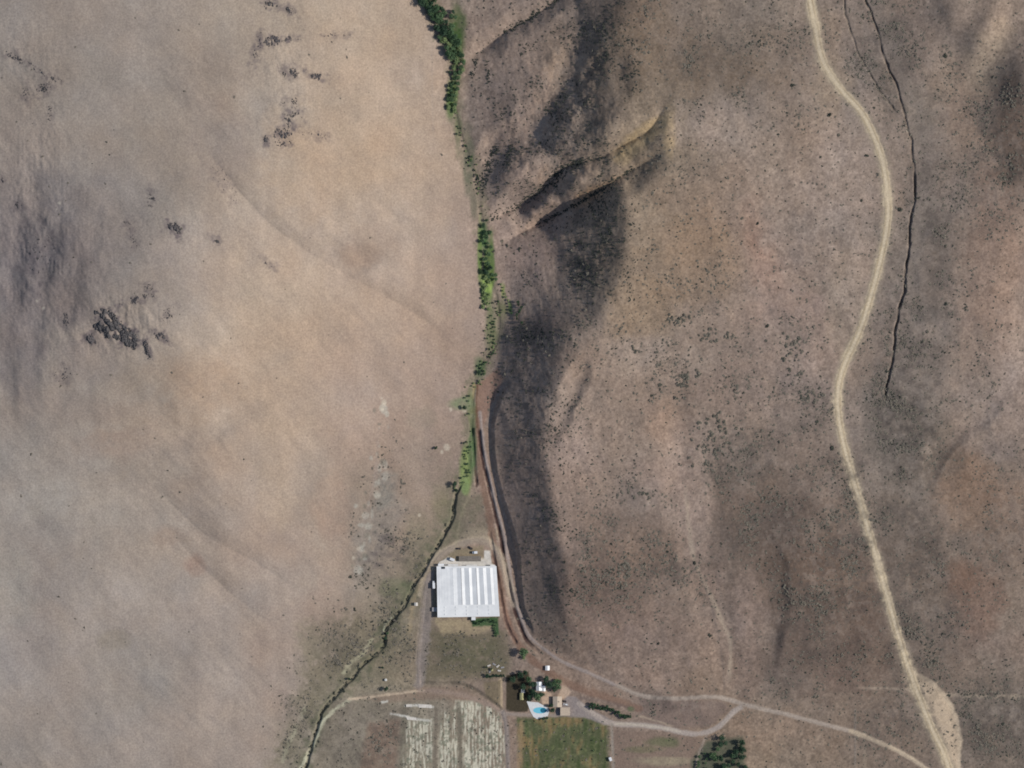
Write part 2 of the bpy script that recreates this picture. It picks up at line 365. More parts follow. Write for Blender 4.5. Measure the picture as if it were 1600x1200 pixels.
# soil and grass tones; spur splats also paint in their sunlit sides
for s_ in [
 (1115, 200, 60, 45, (150,137,128), .7), (1180, 230, 60, 50, (140,128,118), .4), (1080, 290, 40, 30, (150,136,122), .5),
 (1185, 370, 30, 80, (144,122,109), .3, -15), (1240, 440, 45, 40, (142,120,108), .4), (1210, 490, 60, 20, (146,128,120), .4), (1268, 520, 25, 60, (142,124,116), .4),
 (1010, 450, 60, 90, (146,130,111), .4, 10), (975, 490, 35, 40, (146,128,108), .35), (985, 100, 60, 60, (132,118,98), .4),
 (1010, 560, 70, 28, (150,138,128), .6), (890, 720, 42, 34, (156,139,128), .6), (930, 610, 36, 60, (146,130,118), .45),
 (1060, 760, 60, 60, (146,131,122), .5), (1110, 900, 30, 60, (142,125,116), .4), (1160, 1000, 26, 70, (138,122,114), .4),
 (1310, 290, 60, 90, (152,139,130), .5), (1250, 180, 50, 60, (144,128,114), .4), (1300, 130, 30, 40, (150,133,114), .4),
 (1470, 130, 30, 55, (150,134,118), .5, 20), (1540, 90, 30, 60, (152,139,122), .55, 20), (1500, 180, 26, 50, (150,130,114), .4),
 (1560, 400, 40, 160, (150,128,116), .5), (1590, 560, 40, 90, (152,137,126), .5), (1540, 640, 50, 60, (142,132,126), .5), (1570, 700, 30, 20, (126,118,116), .5),
 (1510, 780, 60, 50, (138,118,102), .5), (1520, 960, 45, 70, (128,108,98), .45), (1510, 900, 40, 30, (124,106,94), .5), (1570, 1010, 40, 30, (132,115,105), .4),
 (1240, 870, 30, 50, (136,114,98), .4), (1330, 1030, 50, 40, (120,104,96), .5), (1200, 1140, 70, 30, (142,123,108), .5), (1180, 950, 30, 60, (130,112,104), .4),
 (1400, 700, 60, 120, (130,120,110), .4), (1480, 330, 30, 120, (132,121,113), .4), (1400, 560, 40, 120, (132,121,114), .5), (1340, 480, 22, 60, (158,142,128), .4),
 (800, 150, 50, 80, (134,120,112), .5), (780, 40, 60, 22, (146,131,120), .5), (925, 302, 42, 13, (176,142,108), .7, -30), (862, 280, 20, 20, (150,128,110), .4),
 (1000, 215, 55, 14, (172,150,112), .65, -35), (1045, 210, 10, 40, (178,156,122), .7), (985, 240, 30, 12, (160,142,108), .5, -30), (850, 335, 50, 14, (150,130,116), .6, -30),
 (830, 400, 42, 34, (128,113,108), .5), (850, 505, 24, 22, (140,122,112), .5), (870, 90, 22, 46, (140,124,108), .4),
 (640, 200, 80, 160, (172,156,140), .4), (520, 250, 100, 90, (172,152,130), .45), (600, 60, 70, 40, (168,152,134), .3), (640, 120, 40, 30, (172,158,146), .4),
 (580, 380, 50, 30, (156,138,124), .5), (560, 500, 120, 60, (170,154,138), .3), (440, 480, 100, 100, (174,158,140), .4), (460, 640, 60, 120, (172,156,139), .3),
 (430, 780, 30, 60, (172,154,134), .25), (640, 600, 80, 70, (156,139,128), .4), (290, 590, 60, 40, (158,140,122), .4), (230, 650, 80, 22, (154,137,122), .4),
 (265, 835, 26, 18, (150,130,116), .4), (305, 885, 18, 18, (148,124,112), .5), (450, 860, 60, 40, (158,138,124), .3), (410, 840, 60, 30, (150,134,122), .3, 30),
 (140, 800, 70, 40, (160,154,146), .4), (20, 910, 40, 60, (156,154,148), .5), (340, 950, 80, 40, (160,152,146), .4), (230, 330, 60, 60, (140,136,130), .3),
 (80, 380, 90, 110, (128,121,120), .55), (40, 460, 60, 90, (124,117,118), .5), (50, 250, 50, 60, (140,132,128), .3), (140, 560, 50, 40, (136,128,126), .4),
 (500, 960, 36, 60, (152,134,124), .4), (520, 900, 30, 60, (158,140,126), .4), (640, 780, 60, 60, (150,136,124), .4), (590, 700, 40, 60, (158,141,130), .3)]:
    splat(*s_[:6], *( () if len(s_) < 7 else (s_[6],)))

for s_ in [
 (1300, 880, 90, 60, (116,100,90), .5), (1250, 930, 50, 90, (120,101,90), .55), (1340, 980, 60, 60, (118,100,90), .45), (1170, 690, 50, 40, (124,112,102), .4), (1240, 760, 60, 40, (122,108,98), .5),
 (1180, 790, 70, 40, (122,106,96), .45, 20), (1210, 850, 40, 60, (118,103,93), .5), (1330, 800, 30, 60, (122,108,98), .4), (1420, 700, 50, 200, (120,111,103), .55), (1450, 330, 30, 150, (124,114,108), .5),
 (1500, 760, 50, 50, (136,112,95), .6), (1570, 790, 50, 40, (128,108,94), .5), (1525, 950, 42, 60, (124,102,91), .5), (1500, 900, 30, 30, (120,98,86), .6), (1590, 620, 50, 60, (150,135,126), .5),
 (1550, 420, 36, 120, (144,122,109), .6), (1590, 210, 40, 80, (112,97,88), .6), (1560, 300, 40, 60, (124,109,99), .4), (1400, 1000, 40, 90, (118,108,100), .4), (1570, 1120, 60, 60, (116,108,100), .5), (1480, 1000, 30, 80, (124,113,104), .4),
 (980, 860, 100, 60, (128,112,102), .4), (930, 960, 60, 50, (122,106,100), .5), (1000, 1000, 80, 50, (126,110,102), .4), (1080, 960, 40, 60, (132,116,104), .4), (1100, 1070, 40, 30, (130,114,100), .4),
 (1110, 300, 90, 50, (144,127,112), .5), (1090, 400, 60, 60, (140,121,105), .5), (1140, 460, 60, 40, (144,127,113), .4), (1150, 600, 60, 40, (144,127,117), .4), (1040, 660, 40, 40, (148,128,114), .5), (1190, 390, 26, 90, (150,118,103), .5, -15),
 (1270, 420, 50, 40, (146,134,124), .5), (1240, 480, 60, 24, (150,131,122), .5), (1130, 90, 90, 50, (124,112,100), .4), (1010, 60, 60, 90, (124,108,92), .5), (1060, 130, 50, 30, (126,110,94), .4), (1240, 90, 40, 60, (128,116,106), .4), (950, 130, 40, 60, (118,104,94), .4),
 (1430, 180, 30, 50, (132,124,112), .4), (1290, 60, 20, 60, (152,136,120), .5), (1350, 400, 24, 80, (160,144,132), .45), (1300, 560, 30, 40, (154,138,128), .4), (1010, 780, 50, 30, (140,128,120), .5), (1030, 740, 60, 24, (150,132,122), .45), (1070, 840, 22, 60, (152,135,124), .5),
 (330, 130, 60, 50, (146,135,126), .4), (350, 220, 50, 60, (146,136,130), .5), (120, 230, 70, 40, (146,136,128), .35), (180, 330, 60, 70, (138,131,127), .45), (110, 440, 40, 100, (126,118,117), .5), (30, 560, 40, 60, (128,120,119), .5), (100, 640, 90, 30, (146,133,124), .4), (180, 690, 70, 22, (150,132,120), .5, -6),
 (320, 610, 60, 40, (154,134,117), .5), (260, 700, 60, 30, (164,150,138), .4), (360, 720, 50, 60, (156,142,130), .4), (430, 700, 26, 120, (170,154,136), .3), (490, 620, 30, 60, (168,150,134), .4), (540, 640, 36, 120, (158,141,130), .4), (520, 800, 30, 60, (160,136,120), .4), (310, 780, 50, 30, (150,137,126), .5, 30), (370, 850, 70, 24, (150,137,127), .45, 28),
 (60, 780, 50, 40, (162,158,152), .5), (130, 960, 50, 40, (160,152,144), .4), (200, 1060, 80, 60, (152,146,138), .35), (350, 1080, 60, 60, (158,148,140), .35), (430, 1040, 40, 80, (154,139,130), .4), (180, 1000, 26, 16, (140,132,118), .45), (560, 400, 36, 20, (150,131,117), .5), (610, 330, 60, 40, (172,157,144), .35)]:
    splat(*s_[:6], *( () if len(s_) < 7 else (s_[6],)))
for s_ in [
 (1220, 300, 80, 90, (150,137,126), .5), (1240, 520, 60, 60, (151,136,126), .45), (1320, 480, 30, 90, (158,143,128), .5), (1020, 570, 70, 30, (152,138,127), .55), (900, 720, 46, 34, (157,139,127), .55), (1065, 720, 36, 60, (150,134,124), .5), (1110, 200, 60, 34, (154,141,131), .6),
 (1210, 860, 90, 110, (112,98,88), .6), (1270, 1000, 60, 80, (113,99,90), .6), (1190, 760, 60, 30, (116,102,92), .5), (1360, 960, 40, 60, (114,102,94), .5), (1330, 1060, 50, 20, (112,98,92), .5), (980, 840, 80, 40, (124,109,98), .45), (940, 920, 60, 60, (120,105,97), .5), (1040, 880, 40, 50, (122,108,98), .4),
 (1440, 400, 30, 120, (118,112,106), .5), (1400, 660, 50, 70, (114,108,102), .55), (1430, 820, 50, 110, (116,108,100), .5), (1500, 790, 50, 60, (132,114,100), .5), (1560, 860, 50, 40, (118,104,94), .5), (1560, 1130, 60, 50, (112,105,98), .55), (1580, 200, 30, 90, (110,97,88), .6), (1540, 440, 44, 120, (150,130,116), .5),
 (1080, 400, 90, 70, (146,126,106), .55), (1010, 480, 50, 50, (148,128,106), .5), (1160, 1030, 30, 70, (134,116,104), .5), (1390, 100, 30, 90, (122,114,106), .5), (1290, 140, 30, 50, (148,131,112), .4), (1110, 110, 70, 40, (120,107,94), .5), (1370, 1130, 50, 30, (114,103,96), .5),
 (560, 560, 150, 90, (162,144,129), .35), (440, 560, 60, 120, (172,156,139), .3), (560, 200, 80, 160, (174,155,136), .4), (80, 120, 90, 60, (144,137,129), .4), (80, 700, 60, 50, (150,143,136), .4), (230, 480, 60, 60, (146,136,126), .4)]:
    splat(*s_[:6], *( () if len(s_) < 7 else (s_[6],)))
for s_ in [(1225, 840, 60, 70, (102,90,82), .55), (1270, 930, 70, 60, (106,93,84), .55), (1230, 1020, 40, 60, (104,92,85), .5), (1340, 1000, 50, 60, (108,94,86), .45), (1150, 745, 50, 30, (108,98,90), .5), (1140, 800, 30, 60, (110,98,90), .45),
           (1450, 240, 26, 90, (112,106,101), .5), (1455, 420, 30, 110, (114,107,102), .55), (1450, 560, 40, 70, (114,107,102), .5), (1420, 700, 60, 80, (108,102,96), .55), (1430, 880, 50, 110, (110,102,96), .5), (1560, 1140, 60, 50, (106,99,94), .5), (1390, 130, 26, 80, (112,104,98), .5),
           (1210, 420, 50, 60, (154,139,130), .4), (1300, 300, 50, 90, (158,144,134), .5), (1330, 470, 24, 70, (162,147,134), .5), (1250, 600, 40, 30, (152,138,130), .4), (880, 700, 34, 40, (160,142,132), .5), (1010, 545, 50, 20, (158,144,134), .5), (1090, 790, 20, 60, (152,136,126), .5), (1570, 560, 50, 70, (156,140,130), .5), (1160, 960, 24, 70, (142,126,117), .5)]:
    splat(*s_[:6], 0, .8)
A *= np.array([1.0, .940, .885]) * (1 + .04 * (1 - west))[..., None]
# west side: long faint streaks running down the slope
st = fbm(PX, PY, 40, 4, 131, sx=3.2, sy=0.5, rot=math.radians(-52) * -1, gain=0.6)
st2 = fbm(PX, PY, 34, 4, 141, sx=0.45, sy=3.0, gain=0.6)
wm = west[..., None]
A *= 1 + wm * (0.10 * st + 0.085 * st2)[..., None]
A *= 1 + (0.13 * fbm(PX, PY, 70, 5, 151, gain=.6))[..., None] * np.array([1.0, 1.05, 1.1])
A *= 1 + (0.035 * fbm(PX, PY, 50, 3, 161))[..., None] * np.array([1.0, 0.0, -0.9])
A *= 1 + (0.05 * N1 * (.8 + 2.2 * (1 - west)) + 0.075 * N3 * (0.35 + 2.8 * (1 - west)))[..., None]
fine = vnoise(PX, PY, 2.6, 171)
A *= 1 + (0.085 * fine * (0.3 + 1.4 * (1 - west)))[..., None]
A *= 1 + ((1 - west) * 0.13 * fbm(PX, PY, 24, 5, 231, gain=.85))[..., None] * np.array([1.0, .95, .85])
A *= 1 + (0.05 * fbm(PX, PY, 110, 3, 241))[..., None] * np.array([1.0, 0.35, -0.35])

# valley floor: grey-green damp ground along the creek
q, D, S, T = seg_dist(creek_s[::4], 70, False)
gm = ss((54 - D + N2[q] * 40 + N1[q] * 16) / 50) * ss((PY[q] - 640) / 120) * (0.6 + .3 * N1[q])
paint(q, gm, (118, 112, 94))
q, D, S, T = seg_dist(creek_s[::4], 40, False)
paint(q, ss((18 - D + N1[q] * 12) / 12) * (0.35 + 0.3 * N1[q]), (86, 92, 70))
field([(655, 975), (690, 985), (790, 985), (800, 1030), (790, 1060), (655, 1064)], (108, 100, 82), .8, 8, 0.7, 5)
field([(690, 1000), (780, 1000), (790, 1050), (730, 1052), (690, 1040)], (90, 90, 70), .6, 12, .9, 8)
field([(680, 968), (778, 968), (775, 982), (740, 992), (690, 990)], (160, 144, 116), .75, 4, .4, 4)
field([(655, 1072), (720, 1074), (760, 1100), (780, 1120), (700, 1092), (600, 1100), (560, 1090), (640, 1080)], (132, 112, 98), .7, 5, .3)
field([(520, 1095), (600, 1098), (640, 1105), (630, 1200), (600, 1262), (470, 1262), (500, 1150)], (116, 106, 94), .7, 6, .5)
field([(575, 1130), (625, 1125), (618, 1210), (560, 1210)], (128, 106, 92), .7, 6, .3)
field([(470, 980), (590, 960), (560, 1040), (500, 1100), (450, 1180), (420, 1200), (470, 1080)], (120, 112, 92), .6, 22, .8, 14)
field([(710, 780), (760, 770), (765, 830), (740, 840), (700, 850)], (108, 102, 86), .6, 6, .4)
field([(548, 840), (600, 760), (640, 790), (600, 860), (560, 900)], (142, 134, 124), .5, 12, .5)
field([(590, 735), (620, 740), (612, 790), (585, 800)], (134, 130, 120), .6, 8, .6)
splat(660, 655, 22, 16, (138, 132, 114), .25); splat(690, 790, 16, 30, (124, 116, 92), .5); splat(618, 920, 26, 16, (98, 108, 80), .5); splat(650, 830, 20, 40, (128, 124, 100), .35)
# pale weedy fields with dark gaps
def pale(pts, thr):
    q, m = field(pts, (130, 120, 104), .6, 4)
    n = fbm(PX[q], PY[q], 8, 3, 181, gain=.95, sx=.55, sy=2.6) + .22 * np.sin(PX[q] * 1.15 + N2[q]) + .3 * fbm(PX[q], PY[q], 30, 2, 183, sx=.4, sy=2)
    paint(q, m * ss((n + thr + .12) / 0.5) * .85, (198, 192, 172))
    n = fbm(PX[q], PY[q], 5, 2, 191, gain=.9)
    paint(q, m * ss((n - 0.12) / 0.3) * .7, (112, 114, 98))
pale([(636, 1128), (676, 1124), (676, 1210), (672, 1262), (624, 1262), (628, 1180)], .12)
pale([(688, 1116), (712, 1104), (716, 1140), (714, 1262), (684, 1262)], .12)
pale([(712, 1096), (745, 1098), (780, 1112), (788, 1150), (792, 1262), (726, 1262), (722, 1150)], .22)
stroke([(716, 1100), (719, 1160), (720, 1262)], 7, (104, 98, 86), .75, 2); stroke([(681, 1110), (680, 1160), (676, 1262)], 6, (112, 102, 90), .75, 2)
stroke([(632, 1100), (630, 1150), (622, 1262)], 8, (108, 102, 88), .6, 3)
for a_ in [[(633, 1104), (652, 1103)], [(655, 1103), (676, 1106)], [(633, 1120), (648, 1124), (672, 1127)], [(610, 1116), (634, 1120)], [(596, 1098), (604, 1097)]]:
    stroke(a_, 3.4, (204, 200, 188), .85, 1.2, 1.0, patch=.3)
stroke([(455, 1262), (470, 1200), (492, 1160), (500, 1135), (520, 1112), (548, 1093)], 5, (188, 184, 158), .8, 2, 2.0, patch=.3)
stroke([(545, 1093), (570, 1091), (600, 1087), (640, 1082), (662, 1080)], 3.6, (192, 172, 148), .9, 1.4, 1.2)
stroke([(536, 1052), (552, 1033), (565, 1024), (580, 1000)], 5, (178, 172, 142), .7, 2.5, 2.4, patch=.4)
stroke([(440, 1190), (456, 1150), (475, 1110)], 6, (160, 156, 132), .5, 3, 3, patch=.5)
for k_ in range(46):
    a_ = k_ / 45; rr_ = np.random.default_rng(8000 + k_); splat(606 - 46 * a_ + rr_.normal() * 9, 640 + 260 * a_ + rr_.normal() * 8, 1.5 + 3.5 * rr_.random(), 2 + 5 * rr_.random(), (176, 170, 156) if k_ % 3 else (112, 110, 98), .5, 0, 1.2, 1, True)
stroke([(598, 990), (602, 975), (612, 966)], 2.6, (176, 176, 150), .7, 1, 1)
# orchard ground and lawn behind the house
q, m = field([(808, 1122), (905, 1119), (950, 1128), (955, 1262), (815, 1262)], (82, 88, 62), .9, 5, .0, 4)
nn = fbm(PX[q], PY[q], 22, 3, 201, sx=.6, sy=1.5, gain=.6)
paint(q, m * ss((nn - .05) / .45) * .7, (140, 116, 84)); paint(q, m * ss((-nn - .12) / .3) * .6, (72, 84, 54))
paint(q, m * ss((np.sin(PX[q] * .62 + N2[q]) + .5 * N1[q]) / .9) * .3, (66, 78, 48)); nn = fbm(PX[q], PY[q], 5, 2, 207, gain=.8); paint(q, m * ss((nn - .1) / .4) * .35, (128, 128, 92))
stroke([(814, 1130), (812, 1200)], 8, (158, 132, 104), .6, 3, 2, patch=.3)
field([(958, 1140), (1080, 1150), (1100, 1160), (1080, 1262), (960, 1262)], (126, 108, 96), .7, 5, .3)
splat(1035, 1160, 26, 9, (92, 104, 70), .7); splat(1010, 1172, 30, 5, (104, 108, 76), .5); splat(1040, 1190, 46, 7, (152, 144, 118), .5)
field([(1105, 1158), (1162, 1152), (1170, 1262), (1085, 1262), (1080, 1190)], (70, 80, 66), .8, 5, .2)
field([(1000, 1092), (1130, 1096), (1140, 1108), (1110, 1136), (1050, 1138), (1000, 1125)], (122, 106, 98), .7, 5, .3)
field([(735, 967), (778, 964), (780, 992), (772, 994), (768, 978), (738, 980)], (58, 88, 56), .95, 2, .15)
# homestead ground
field([(791, 1056), (826, 1050), (832, 1090), (824, 1113), (791, 1113)], (66, 60, 48), .95, 1.2, 0, .6)
field([(850, 1080), (858, 1078), (863, 1090), (862, 1104), (848, 1102), (846, 1092)], (186, 160, 138), .9, 1.5, .1, .8)
field([(878, 1056), (882, 1066), (892, 1082), (886, 1092), (870, 1094), (872, 1086), (878, 1076)], (188, 164, 142), .9, 1.5, .1, .8)
field([(886, 1088), (900, 1090), (918, 1106), (945, 1120), (962, 1130), (945, 1134), (915, 1122), (868, 1120), (868, 1108), (878, 1100)], (140, 130, 126), .9, 2, .1, .8)
stroke([(782, 1064), (783, 1112)], 6.5, (170, 150, 124), .85, 1.3, .7, smooth=False)
field([(756, 1066), (782, 1064), (781, 1108), (758, 1088)], (112, 102, 80), .7, 3, .3)
# pads round the long barn
field([(684, 884), (700, 870), (712, 876), (756, 872), (757, 860), (766, 861), (768, 880), (776, 886), (776, 890), (684, 890)], (206, 196, 180), .95, 1.2, .12, .7)
field([(700, 862), (756, 852), (756, 872), (700, 880)], (136, 124, 100), .7, 3, .2)
splat(750, 836, 34, 12, (150, 138, 118), .6)
# arroyo, brown banks, ditches
q, D, S, T = seg_dist(ARROYO, 60)
paint(q, ss((44 - D) / 40) * (S < 0) * .35, (126, 116, 108))
stroke(ARROYO, 3.0, (70, 62, 56), .55, 1.8, 1.6, patch=.4); stroke(ARROYO_B, 3.0, (82, 78, 68), .5, 1.8, 1.8, patch=.5)  # dark stroke puts the trench's bank shadow into the soil colour
field([(746, 600), (778, 575), (786, 592), (778, 612), (764, 640), (756, 670), (747, 668), (742, 640)], (146, 116, 100), .8, 3, .15)
field([(756, 668), (764, 668), (770, 742), (790, 820), (804, 870), (806, 925), (800, 930), (790, 880), (772, 800)], (150, 126, 108), .7, 2, .15)
stroke(BROWN_BANK, 11, (124, 98, 84), .75, 3, 1.6); stroke(DITCH_A, 5.2, (66, 50, 48), .95, 1.4, .8, (.02, .1)); stroke(DITCH_B, 3.4, (84, 66, 60), .85, 1.2, .8); stroke([(770, 850), (776, 890), (784, 935), (794, 970), (806, 1000)], 6, (138, 108, 92), .7, 2, 1.2); stroke(DITCH_C, 3.8, (78, 62, 58), .85, 1.4, 1.0, (.1, .1))
stroke([(742, 600), (739, 620), (738, 645)], 4, (176, 156, 116), .8, 1.4, 1.0); stroke([(746, 602), (744, 640), (746, 668)], 3, (104, 78, 60), .8, 1.2, .8)
stroke(GATE_DITCH, 4, (92, 84, 74), .7, 2, 1.2)
stroke([(858, 1056), (920, 1078), (1000, 1108)], 12, (138, 114, 98), .55, 4, 2.5, (.1, .2), .3); stroke([(900, 1090), (950, 1098), (1000, 1112)], 6, (104, 92, 88), .5, 3, 2, (.1, .2))
# pale chalky spots
for (x, y, r_) in [(726, 641, 4), (704, 640, 3.4), (738, 650, 3), (600, 630, 4), (597, 640, 3), (596, 622, 2), (698, 700, 6), (690, 706, 4), (560, 858, 3), (552, 872, 3), (655, 805, 3), (94, 318, 4), (90, 328, 3), (60, 470, 5), (70, 482, 3), (1416, 205, 3), (1413, 198, 2)]:
    splat(x, y, r_ * .75, r_ * .9, (190, 180, 160), .6, 0, 1.3)
# green wet patches along the creek
for (x, y, rx, ry, c_) in [(764, 430, 9, 60, (96,122,64)), (756, 455, 6, 26, (134,156,88)), (766, 442, 4, 22, (142,160,92)), (786, 456, 5, 14, (140,152,88)), (797, 480, 4, 12, (96,112,70)), (728, 740, 8, 34, (128,142,88)), (738, 700, 6, 40, (84,104,70)),
                          (712, 60, 14, 50, (74,96,56)), (706, 150, 8, 30, (90,112,66)), (716, 205, 6, 30, (108,108,84)), (756, 370, 8, 20, (70,108,62)), (766, 520, 12, 40, (104,108,80)), (785, 485, 10, 20, (116,114,88)), (733, 250, 8, 50, (100,100,84)), (750, 400, 4, 50, (104,122,72)), (768, 395, 5, 40, (92,112,66)), (736, 640, 6, 30, (108,112,82)), (750, 575, 10, 18, (92,104,78)), (720, 630, 18, 10, (120,126,98)),
                          (726, 760, 6, 14, (128,144,96)), (740, 320, 6, 24, (116,108,94)), (985, 1108, 5, 4, (100,104,80))]:
    splat(x, y, rx, ry, c_, .75, 0, .6, 1, True)
# tracks
stroke([(1068, 740), (1074, 800), (1080, 850), (1090, 890), (1110, 930), (1130, 975), (1142, 1010), (1138, 1080)], 6, (166, 148, 130), .85, 3, 2, (.15, .1), .2)
stroke([(1086, 885), (1100, 915), (1112, 950), (1122, 990), (1130, 1040), (1133, 1088)], 2.2, (104, 94, 88), .5, 1.4, 1.4, (.1, .1), .3)
stroke([(1330, 1075), (1400, 1077), (1430, 1080)], 4, (160, 143, 126), .75, 2, 1.5, (.3, 0)); stroke([(1480, 1086), (1540, 1088), (1672, 1090)], 5, (160, 144, 126), .8, 2.5, 1.5)
stroke([(1337, 1110), (1337, 1262)], 3, (138, 128, 118), .5, 1.5, 1, smooth=False); stroke([(1352, 1160), (1352, 1262)], 5, (156, 140, 122), .4, 2, 1, smooth=False)
field([(1436, 1060), (1462, 1068), (1488, 1102), (1502, 1150), (1500, 1262), (1492, 1262), (1470, 1140), (1440, 1078)], (196, 174, 148), .95, 4, .3, 7)
EDGE = (128, 118, 108)
stroke(ROAD_MAIN, 22, (160, 146, 126), .45, 4, 2.5)
MAINC, LOWC, YARDC = (206, 190, 160), (156, 140, 132), (164, 150, 140)
stroke(ROAD_MAIN, 12.5, (196, 178, 150), .93, 2.8, 2.4); stroke(ROAD_MAIN, 5.5, (212, 194, 166), .6, 2.0, 1.0, patch=.3)

for o_ in (-3.4, 3.4):
    p_ = smooth_poly(ROAD_MAIN, 6); t_ = np.gradient(p_, axis=0); t_ /= np.hypot(*t_.T)[:, None]
    stroke(np.stack([p_[:, 0] - t_[:, 1] * o_, p_[:, 1] + t_[:, 0] * o_], 1), 1.8, (154, 135, 108), .7, 1.0, .8, patch=.5, smooth=False)
stroke(ROAD_FORK, 5.5, (194, 175, 150), .6, 1.8, 1.2)
stroke(ROAD_LOW[:20], 5.0, (158, 144, 136), .9, 1.5, .8); stroke(ROAD_LOW[12:24], 6.2, (168, 153, 138), .75, 2, .9); stroke(ROAD_LOW[19:], 6.5, (190, 171, 146), .85, 1.8, .8)
stroke(ROAD_YARD, 8, (166, 153, 143), .95, 1.6, .8, (0, .03)); stroke(ROAD_YARD[2:6], 3.5, (192, 180, 162), .7, 1.5, 1, (.1, .1))
stroke([(956, 1133), (958, 1180), (960, 1262)], 4, (148, 138, 126), .8, 1.6, 1, smooth=False)
stroke([(1104, 1150), (1092, 1180), (1082, 1220)], 3.5, (150, 136, 124), .7, 1.5, 1)
stroke([(1000, 1120), (1035, 1130), (1050, 1136)], 3, (170, 152, 132), .6, 1.5, 1)
stroke([(655, 930), (664, 900), (684, 868), (712, 852), (750, 842), (772, 852), (788, 885), (800, 925)], 8, (174, 158, 136), .85, 2.5, 2.0)
stroke([(655, 1080), (690, 1082), (725, 1088), (760, 1100), (785, 1112), (800, 1117)], 7, (148, 130, 118), .7, 3, 2)
stroke(TRACK_BARN, 9, (150, 136, 122), .85, 3, 1.6); stroke(TRACK_BARN[8:], 5, (158, 142, 126), .7, 2, 1.2)
stroke([(655, 1070), (664, 1000), (668, 950), (672, 900)], 15, (140, 129, 124), .65, 3.5, 2.5); stroke([(640, 985), (646, 940), (662, 905), (680, 880)], 5, (162, 144, 116), .6, 2.5, 2.5, patch=.4)
stroke([(783, 1114), (800, 1117), (868, 1119)], 5, (150, 136, 126), .8, 1.5, .8); stroke([(786, 1114), (792, 1150), (796, 1262)], 7, (134, 124, 118), .85, 2, 1)
stroke([(712, 853), (722, 800), (736, 770)], 3, (150, 140, 116), .4, 2, 1.5)
stroke([(545, 1000), (556, 900), (566, 830), (586, 740), (592, 660)], 3, (160, 145, 134), .4, 2.5, 2, (.1, .1), .4)
stroke([(676, 0), (675, 120), (678, 240)], 2.4, (150, 136, 124), .4, 1.6, 1, (.2, .2), .3)
RK = [(172, 508, 26, 16, 170, 'largest dark rock outcrop, on the upper western hill', 40, 1.2, 4.2), (200, 528, 20, 12, 110, 'dark crag running down southeast from the largest outcrop', 50, 1.0, 3.6), (146, 530, 9, 8, 30, 'small dark outcrop at the west foot of the largest one', 0, 1.0, 3.2),
      (231, 548, 4, 16, 26, 'narrow dark rock rib east of the crag', -12, .9, 2.6), (252, 526, 5, 12, 20, 'short slanting rock rib farthest east of the crag', -55, .9, 2.4), (215, 468, 26, 5, 30, 'thin string of rocks above the largest outcrop', -12, .7, 1.9), (234, 450, 7, 7, 10, 'few small rocks above the string of rocks', 0, .7, 1.6),
      (266, 492, 10, 12, 16, 'scatter of small rocks northeast of the crag', 30, .6, 1.5), (272, 358, 12, 8, 40, 'dark round outcrop on the tan upper hillside', 10, .9, 2.6), (337, 373, 9, 3, 18, 'short dark slanting rock line east of the round outcrop', 42, .9, 2.0), (238, 310, 6, 14, 16, 'faint rocks north of the round outcrop', 0, .6, 1.5),
      (415, 408, 16, 3, 18, 'thin slanting line of rocks on the tan middle slope', 32, .6, 1.5), (430, 64, 18, 7, 46, 'dark rocky ledge near the top edge of the hillside', -12, .9, 2.4), (457, 60, 12, 3, 16, 'thin rocks continuing the ledge eastwards', 0, .7, 1.7), (420, 8, 6, 6, 14, 'small dark outcrop at the very top edge', 0, .9, 2.4), (447, 14, 16, 5, 18, 'speckled rocks right of the outcrop at the top edge', 25, .7, 1.8),
      (454, 116, 12, 8, 26, 'dark outcrop at the bend of the rock band', -10, .8, 2.0), (500, 121, 20, 4, 22, 'thin row of dark rocks running east', 8, .7, 2.0), (458, 188, 14, 12, 30, 'broken rocks in the middle of the rock band', 20, .7, 1.8), (443, 214, 14, 14, 40, 'lowest dark patch of the rock band', 20, .7, 2.0), (416, 219, 4, 7, 10, 'small dark rock west of the lowest patch', 0, .8, 2.0),
      (402, 80, 5, 26, 18, 'faint vertical row of rocks left of the ledge', 10, .6, 1.5), (455, 160, 14, 10, 16, 'loose rocks between the bend and the middle of the band', 0, .5, 1.3), (520, 55, 26, 3, 12, 'faint thin ledge east of the dark ledge', 0, .5, 1.2), (490, 210, 22, 6, 14, 'faint scattered rocks east of the lowest patch', 10, .5, 1.2),
      (28, 92, 26, 5, 26, 'faint slanting rock ledge at the far left', 22, .6, 1.6), (76, 118, 22, 4, 22, 'lower slanting end of the faint far-left ledge', 26, .6, 1.5), (70, 140, 10, 14, 20, 'faint rocks under the far-left ledge', 30, .6, 1.6), (42, 148, 5, 12, 12, 'faint vertical rocks left of those under the ledge', -10, .6, 1.4), (78, 180, 4, 14, 12, 'thin vertical row of rocks below the far-left rocks', 5, .5, 1.4),
      (104, 500, 6, 10, 14, 'small rocks west of the largest outcrop', 0, .7, 1.8), (100, 585, 12, 12, 16, 'faint rocks on the lower grey slope', 0, .6, 1.4), (30, 322, 5, 6, 8, 'few dark rocks at the left edge', 0, .6, 1.5), (4, 282, 4, 4, 6, 'tiny dark rocks cut by the left edge of the picture', 0, .7, 1.6),
      (205, 365, 6, 26, 18, 'faint long rock streak west of the round outcrop', -18, .5, 1.3), (60, 400, 30, 40, 30, 'scattered rocks over the dark grey western slope', 0, .6, 1.5), (350, 285, 10, 34, 16, 'faint rocks along the head of the western draw', -35, .5, 1.2), (600, 862, 20, 26, 18, 'scattered dark stones on the chalky valley edge', 20, .5, 1.3)]
